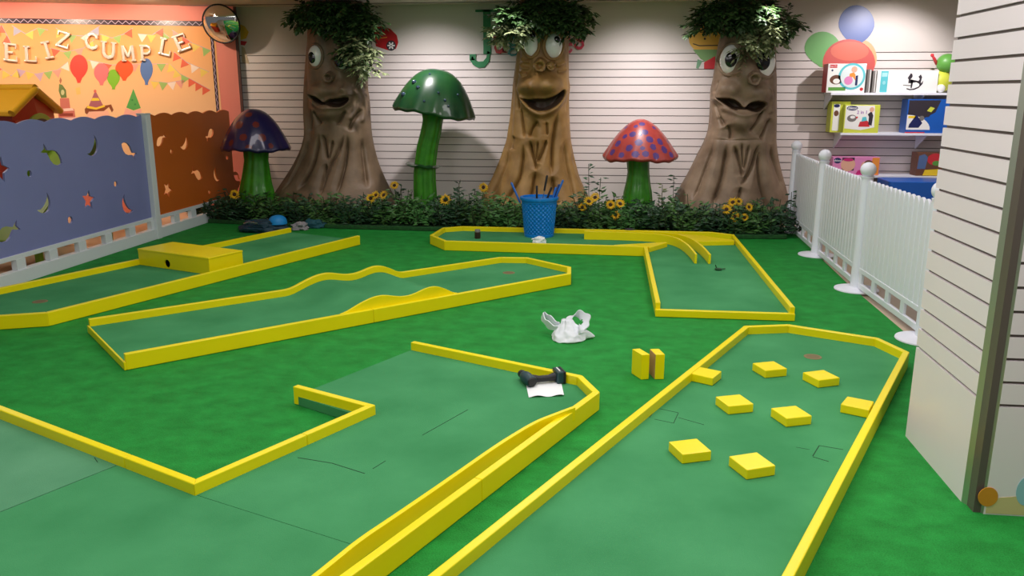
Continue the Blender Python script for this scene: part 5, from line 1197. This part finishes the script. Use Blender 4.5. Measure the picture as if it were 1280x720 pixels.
# crumpled paper and tin in the back lane
def crumple(c, r, seed, sub=3, amp=.35, flat=0.0):
    bm = bmesh.new(); bmesh.ops.create_icosphere(bm, subdivisions=sub, radius=1)
    vs = []
    for v in bm.verts:
        p = v.co.copy(); n1 = noise.noise(p*1.7+Vector((seed,0,0))); n2 = abs(noise.noise(p*3.6+Vector((0,seed,0)))); k = 1+amp*n1-amp*.8*n2
        z = p.z*k*r[2]; z = max(z, -r[2]*.55)
        vs.append((c[0]+p.x*k*r[0], c[1]+p.y*k*r[1], c[2]+r[2]*.55+z))
    fs = [tuple(v.index for v in f.verts) for f in bm.faces]; bm.free(); return vs, fs
x, y = G(673,299,FZ); y = 8.36; x = W(673,298,y)[0]; vs, fs = crumple((x,y,FZ), (.085,.03,.045), 3.1, 3, .5); mb = MB(); mb.add(vs, fs); tag(mb.build('crumpled_paper', M['paper']), 'crumpled white paper at the foot of the blue basket', 'paper')
x, y = G(597,298,FZ); t = thing('small_tin', 'small dark brown tin with a pale top on the back lane felt', 'tin', (x,y,FZ))
mb = MB(); mb.lathe([(0,0),(.030,0),(.032,.006),(.032,.07),(.0,.07)], (x,y,FZ), 24); mb.build('tin_body', mat('tin_brown', S(58,34,26), .4), t, smooth=.8)
mb = MB(); mb.lathe([(0,.07),(.030,.07),(.030,.092),(.024,.098),(0,.098)], (x,y,FZ), 24); mb.build('tin_lid', mat('tin_grey', S(120,120,116), .4), t, smooth=.8)
mb = MB(); mb.lathe([(0,0),(.05,0),(.045,.012),(.02,.02),(0,.02)], (*G(786,286,.05),.101), 14, lambda a,i: (1+.3*math.sin(3*a), 0)); mb.v = [(a, 9.0+(b-G(786,286,.05)[1])*.3, c) for a,b,c in mb.v]
tag(mb.build('dark_pebble', M['c_dark']), 'small dark scrap on top of the back lane far rail', 'scrap')
# ================================================================== WHITE PLASTIC BAG
bc = Vector((*G(710,424),0)); bagm = M['bag']
t = thing('carrier_bag', 'crumpled white plastic carrier bag with loop handles on the turf', 'bag', tuple(bc))
NRg, NAg = 46, 120; prof_r = ([0,.02,.06,.16,.32,.5,.68,.84,1.0],[.100,.118,.124,.120,.110,.092,.068,.046,.034]); vs = []
for i in range(NRg+1):
    f = i/NRg; r = float(np.interp(f, *prof_r)); z = .128*f
    for j in range(NAg):
        a_ = 2*PI*j/NAg
        pl = .10*f*math.sin(a_*5+2.2*f+.6)+.10*f*f*math.sin(a_*11+1.5)+.05*math.sin(a_*3+1)+.09*(noise.noise(Vector((math.cos(a_)*1.6, math.sin(a_)*1.6, f*2.4+3)))) -.10*abs(noise.noise(Vector((math.cos(a_)*2.6+4, math.sin(a_)*2.6, f*3.2))))
        rr = r*(1+pl)
        vs.append(tuple(bc+Vector((rr*1.0*math.cos(a_)-.030*f*f+.02*f, rr*.86*math.sin(a_)+.02*f, z+.010*noise.noise(Vector((math.cos(a_)*3, math.sin(a_)*3, f*4)))*(f>0)))))
fs = [(i*NAg+j, i*NAg+(j+1)%NAg, (i+1)*NAg+(j+1)%NAg, (i+1)*NAg+j) for i in range(NRg) for j in range(NAg)]+[tuple(range(NAg-1,-1,-1)), tuple(NRg*NAg+j for j in range(NAg))]
mb = MB(); mb.add(vs, fs); mb.build('bag_body', bagm, t, smooth=3.2)
def ribbon(path, w, th, name, wd=None):
    pts = smooth_pts3([Vector(p) for p in path], 3); mb = MB(); N = len(pts); vs = []
    for i, p in enumerate(pts):
        d = (pts[min(i+1,N-1)]-pts[max(i-1,0)]).normalized(); s_ = Vector(wd) if wd else Vector((0,0,1)); a = (s_-d*s_.dot(d)).normalized(); n_ = d.cross(a)
        ww = w*(1+.25*math.sin(i*.7)); vs += [tuple(p-a*ww/2-n_*th), tuple(p+a*ww/2-n_*th), tuple(p+a*ww/2+n_*th), tuple(p-a*ww/2+n_*th)]
    fs = [(0,3,2,1), (4*N-4,4*N-3,4*N-2,4*N-1)]
    for i in range(N-1):
        for j in range(4): fs.append((4*i+j, 4*i+(j+1)%4, 4*i+4+(j+1)%4, 4*i+4+j))
    mb.add(vs, fs); return mb.build(name, bagm, t, smooth=.9)
def smooth_pts3(pts, it):
    for _ in range(it):
        o = [pts[0]]
        for a, b in zip(pts[:-1], pts[1:]): o += [a*.75+b*.25, a*.25+b*.75]
        pts = o+[pts[-1]]
    return pts
h3 = lambda px, py, Y: Vector((W(px,py,Y)[0], Y, W(px,py,Y)[1]))
Yb = bc.y+.02
ribbon([h3(699,408,Yb+.03), h3(688,399,Yb+.10), h3(680,393,Yb+.14), h3(677,394,Yb+.12), h3(682,404,Yb+.06), h3(694,411,Yb+.0), h3(700,412,Yb)], .052, .003, 'handle', (.25,-.55,.8))
ribbon([h3(704,407,Yb+.05), h3(713,396,Yb+.08), h3(724,393,Yb+.08), h3(733,396,Yb+.05), h3(733,404,Yb+.02), h3(727,414,Yb-.02), h3(719,419,Yb-.05)], .06, .003, 'handle', (.8,-.35,.45))
mb = MB(); tip = bc+Vector((.175,.045,.012)); n = 14; vs = []                    # pulled-out bottom corner of the bag
for i in range(9):
    f = i/8; c_ = bc+Vector((.07,.0,.05))*(1-f)+(tip-bc)*f
    for j in range(n): a_ = 2*PI*j/n; k_ = (1-f)**.8*.052+.003; vs.append((c_.x, c_.y+k_*math.cos(a_)*(1+.2*math.sin(3*a_+f*4)), max(.001, c_.z+k_*math.sin(a_)*(1+.15*math.sin(2*a_+f*5)))))
mb.add(vs, [(i*n+j, i*n+(j+1)%n, (i+1)*n+(j+1)%n, (i+1)*n+j) for i in range(8) for j in range(n)]+[tuple(range(n)), tuple(8*n+j for j in range(n-1,-1,-1))]); mb.build('bag_corner', bagm, t, smooth=3.2)
# ================================================================== CORDLESS DRILL AND NOTE
q = [G(657,478,FZ+.002), G(701,476,FZ+.002), G(705,495,FZ+.002), G(661,497,FZ+.002)]
mb = MB(); n = 12; vs = []
for i in range(n+1):
    u = i/n
    for j in range(n+1):
        v = j/n; a = Vector(q[0])*(1-u)+Vector(q[1])*u; b = Vector(q[3])*(1-u)+Vector(q[2])*u; p = a*(1-v)+b*v
        vs.append((p.x, p.y, FZ+.002+.010*math.sin(u*PI*1.6+.3)**2*v))
fs = [(i*(n+1)+j, (i+1)*(n+1)+j, (i+1)*(n+1)+j+1, i*(n+1)+j+1) for i in range(n) for j in range(n)]; m0 = len(vs)
vs += [(a,b,c-.0012) for a,b,c in vs]; fs += [tuple(m0+k for k in f[::-1]) for f in fs]
mb.add(vs, fs); tag(mb.build('paper_sheet', M['paper'], smooth=3.2), 'white paper sheet lying under the cordless drill', 'paper')
c0 = Vector((*G(660,481,FZ), FZ)); c1 = Vector((*G(692,478,FZ), FZ)); hx_ = (c1-c0).normalized(); hy_ = Vector((-hx_.y,hx_.x,0))
t = thing('cordless_drill', 'dark green cordless drill lying on a paper sheet by the rail', 'drill', tuple(c0))
def bar(a, r, name, m, sm=.8, n=20): mb = MB(); mb.tube(a, r, n); return mb.build(name, m, t, smooth=sm)
z = Vector((0,0,.034)); ax = (hy_*.9-hx_*.12).normalized()
bar([tuple(c0+z-ax*.055), tuple(c0+z-ax*.048), tuple(c0+z+ax*.03), tuple(c0+z+ax*.055)], [.026,.032,.033,.027], 'motor_housing', M['drill_green'])
mb = MB(); mb.tube([tuple(c0+z+ax*.055), tuple(c0+z+ax*.075), tuple(c0+z+ax*.095), tuple(c0+z+ax*.108)], [.022,.024,.021,.012], 18); mb.build('chuck', M['black'], t, smooth=.7)
mb = MB(); mb.tube([tuple(c0+z-ax*.055), tuple(c0+z-ax*.062)], [.027,.022], 18); mb.build('rear_cap', M['black'], t, smooth=.7)
mb = MB(); mb.tube([tuple(c0+z+hx_*.015), tuple(c0+z+hx_*.06-Vector((0,0,.006))), tuple(c0+z+hx_*.115-Vector((0,0,.006))), tuple(c0+z+hx_*.155)], [.024,.018,.018,.024], 18); mb.build('handle', M['black'], t, smooth=.8)
mb = MB(); mb.box(-.012,.012,-.006,.006,-.008,.008); mb.v = [tuple(c0+z+hx_*(.045+a)+hy_*(.026+b)+Vector((0,0,c_))) for a,b,c_ in mb.v]; mb.build('trigger', M['c_red'], t, bevel=.003)
mb = MB(); mb.box(-.019,.019,-.048,.048,-.031,.036); mb.v = [tuple(c0+z+hx_*(.172+a)+hy_*(.004+b)+Vector((0,0,c_))) for a,b,c_ in mb.v]; ba = mb.build('battery', M['drill_green'], t, bevel=.006)
mb = MB(); mb.box(-.007,.007,-.049,.049,-.031,.037); mb.v = [tuple(c0+z+hx_*(.195+a)+hy_*(.004+b)+Vector((0,0,c_))) for a,b,c_ in mb.v]; mb.build('battery_base', M['black'], ba, bevel=.003)
mb = MB(); mb.box(-.003,.003,-.03,.03,.033,.040); mb.v = [tuple(c0+z+hx_*(.172+a)+hy_*(.004+b)+Vector((0,0,c_))) for a,b,c_ in mb.v]; mb.build('battery_label', M['c_white'], ba)
# ================================================================== BAG AND CLOTHES BEYOND THE LEFT LANE
x0, y0 = G(322,292); x1, y1 = G(352,290)
yb_ = y0+.12; tl = thing('tool_bag', 'low dark teal bag lying by the plants beyond the left lane', 'bag', ((x0+x1)/2, yb_, 0))
M['bag_teal'] = mat('bag_teal', S(26,58,74), .6, var=.3, vscale=20, bump=.5, bscale=30)
vs, fs = crumple(((x0+x1)/2-.08, yb_, .001), (.30,.16,.10), 2.2, 4, .28); mb = MB(); mb.add(vs, fs); mb.build('bag_body', M['bag_teal'], tl, smooth=.8)
mb = MB(); cxb = (x0+x1)/2-.08; mb.tube([(cxb-.2,yb_-.1,.11),(cxb-.12,yb_-.13,.135),(cxb-.02,yb_-.13,.12)], .009, 8); mb.build('strap', M['steel'], tl, smooth=.8)
cx_, cz_ = W(348,276,yb_+.02); t = thing('blue_cap', 'bright blue cap resting on the dark bag beyond the left lane', 'cap', (cx_, yb_, .1))
capm_ = mat('cap_bright_blue', S(18,140,214), .5)
mb = MB(); mb.lathe([(.105,0),(.104,.03),(.092,.065),(.06,.09),(.02,.1),(0,.1)], (cx_,yb_,.10), 32, None); mb.build('crown', capm_, t, smooth=1.0)
mb = MB(); mb.lathe([(0,0),(.09,0),(.095,.005),(.09,.012),(0,.012)], (cx_-.12,yb_-.03,.108), 28); mb.build('brim', capm_, t, smooth=1.0)
gx, gy = G(371,288); vs, fs = crumple((gx+.02, gy+.05, .001), (.11,.08,.06), 6.1, 4, .5); mb = MB(); mb.add(vs, fs); tag(mb.build('grey_cloth', mat('cloth_grey', S(150,146,150), .9, bump=.4, bscale=30), smooth=.8), 'rumpled pale grey cloth at the end of the left lane rail', 'cloth')
gx, gy = G(376,287); vs, fs = crumple((gx+.13, gy+.14, .001), (.15,.07,.075), 9.1, 4, .35); mb = MB(); mb.add(vs, fs); tag(mb.build('folded_cloth', mat('cloth_teal', S(30,84,96), .8, bump=.4, bscale=30), smooth=.8), 'dark teal folded cloth behind the grey cloth by the plants', 'cloth')
# ================================================================== LIGHT
wd = bpy.data.worlds.new('store'); scn.world = wd; wd.use_nodes = True
wd.node_tree.nodes['Background'].inputs[0].default_value = (1.0, .95, .97, 1); wd.node_tree.nodes['Background'].inputs[1].default_value = .13
def area(x, y, z, sx, sy, p, c=(1,.925,.96), rot=(0,0,0)):
    l = bpy.data.lights.new('ceiling_panel', 'AREA'); l.shape = 'RECTANGLE'; l.size = sx; l.size_y = sy; l.energy = p; l.color = c
    o = bpy.data.objects.new('ceiling_panel', l); COL.objects.link(o); o.location = (x,y,z); o.rotation_euler = rot; return o
AP = 20.5
for x in (-3.0, -.6, 1.4):
    for y in (.6, 2.6, 4.6, 6.6, 8.2): area(x, y, CEIL-.02, 1.1, .5, AP*(.46 if x < -2 and y > 5 else .55 if x < -2 and y > 4 else .5 if y > 8 else .8 if y > 6 else 1.06))
area(3.6, 8.6, CEIL-.02, 1.0, .5, 15)
def spot(x, y, tx, ty, tz, p, ang=60, c=(1,.95,.88), r=.03, bl=.6):
    l = bpy.data.lights.new('ceiling_spot', 'SPOT'); l.energy = p; l.spot_size = math.radians(ang); l.spot_blend = bl; l.shadow_soft_size = r; l.color = c
    o = bpy.data.objects.new('ceiling_spot', l); COL.objects.link(o); o.location = (x,y,CEIL-.03)
    o.rotation_euler = (Vector((tx,ty,tz))-o.location).to_track_quat('-Z','Y').to_euler(); return o
WN = (1,.93,.94); WM = (1,.80,.62)
spot(-2.25, 9.5, -2.35, 10.75, .8, 150, 100, WN, .05, 1); spot(.35, 9.45, .35, 10.75, .75, 165, 100, WN, .05, 1)
spot(3.3, 9.6, 3.2, 10.75, 1.35, 95, 100, WN); spot(1.75, 9.6, 1.5, 10.2, 1.4, 36, 70, WN); spot(-1.3, 9.4, -1.0, 10.1, 1.5, 34, 70, WN)
spot(-2.2, 9.5, -3.0, 9.95, 1.95, 24, 34, WN)
spot(.1, 3.3, 1.43, 3.5, 1.7, 40, 100, WN, .1)  # added spot with no seen source, brightens the pillar's left face
for sx, sy in ((-5.6, 10.0), (-6.7, 9.6), (-7.8, 9.2)): spot(sx, sy-.55, sx-.25, sy+.75, 1.5, 62, 120, WM, .05)
area(-6.6, 7.4, CEIL-.02, 1.2, .5, 17, (1,.88,.76))
scn.view_settings.view_transform = 'Standard'; scn.view_settings.look = 'None'; scn.view_settings.gamma = 1; scn.view_settings.use_curve_mapping = False
scn.view_settings.exposure = 0.0
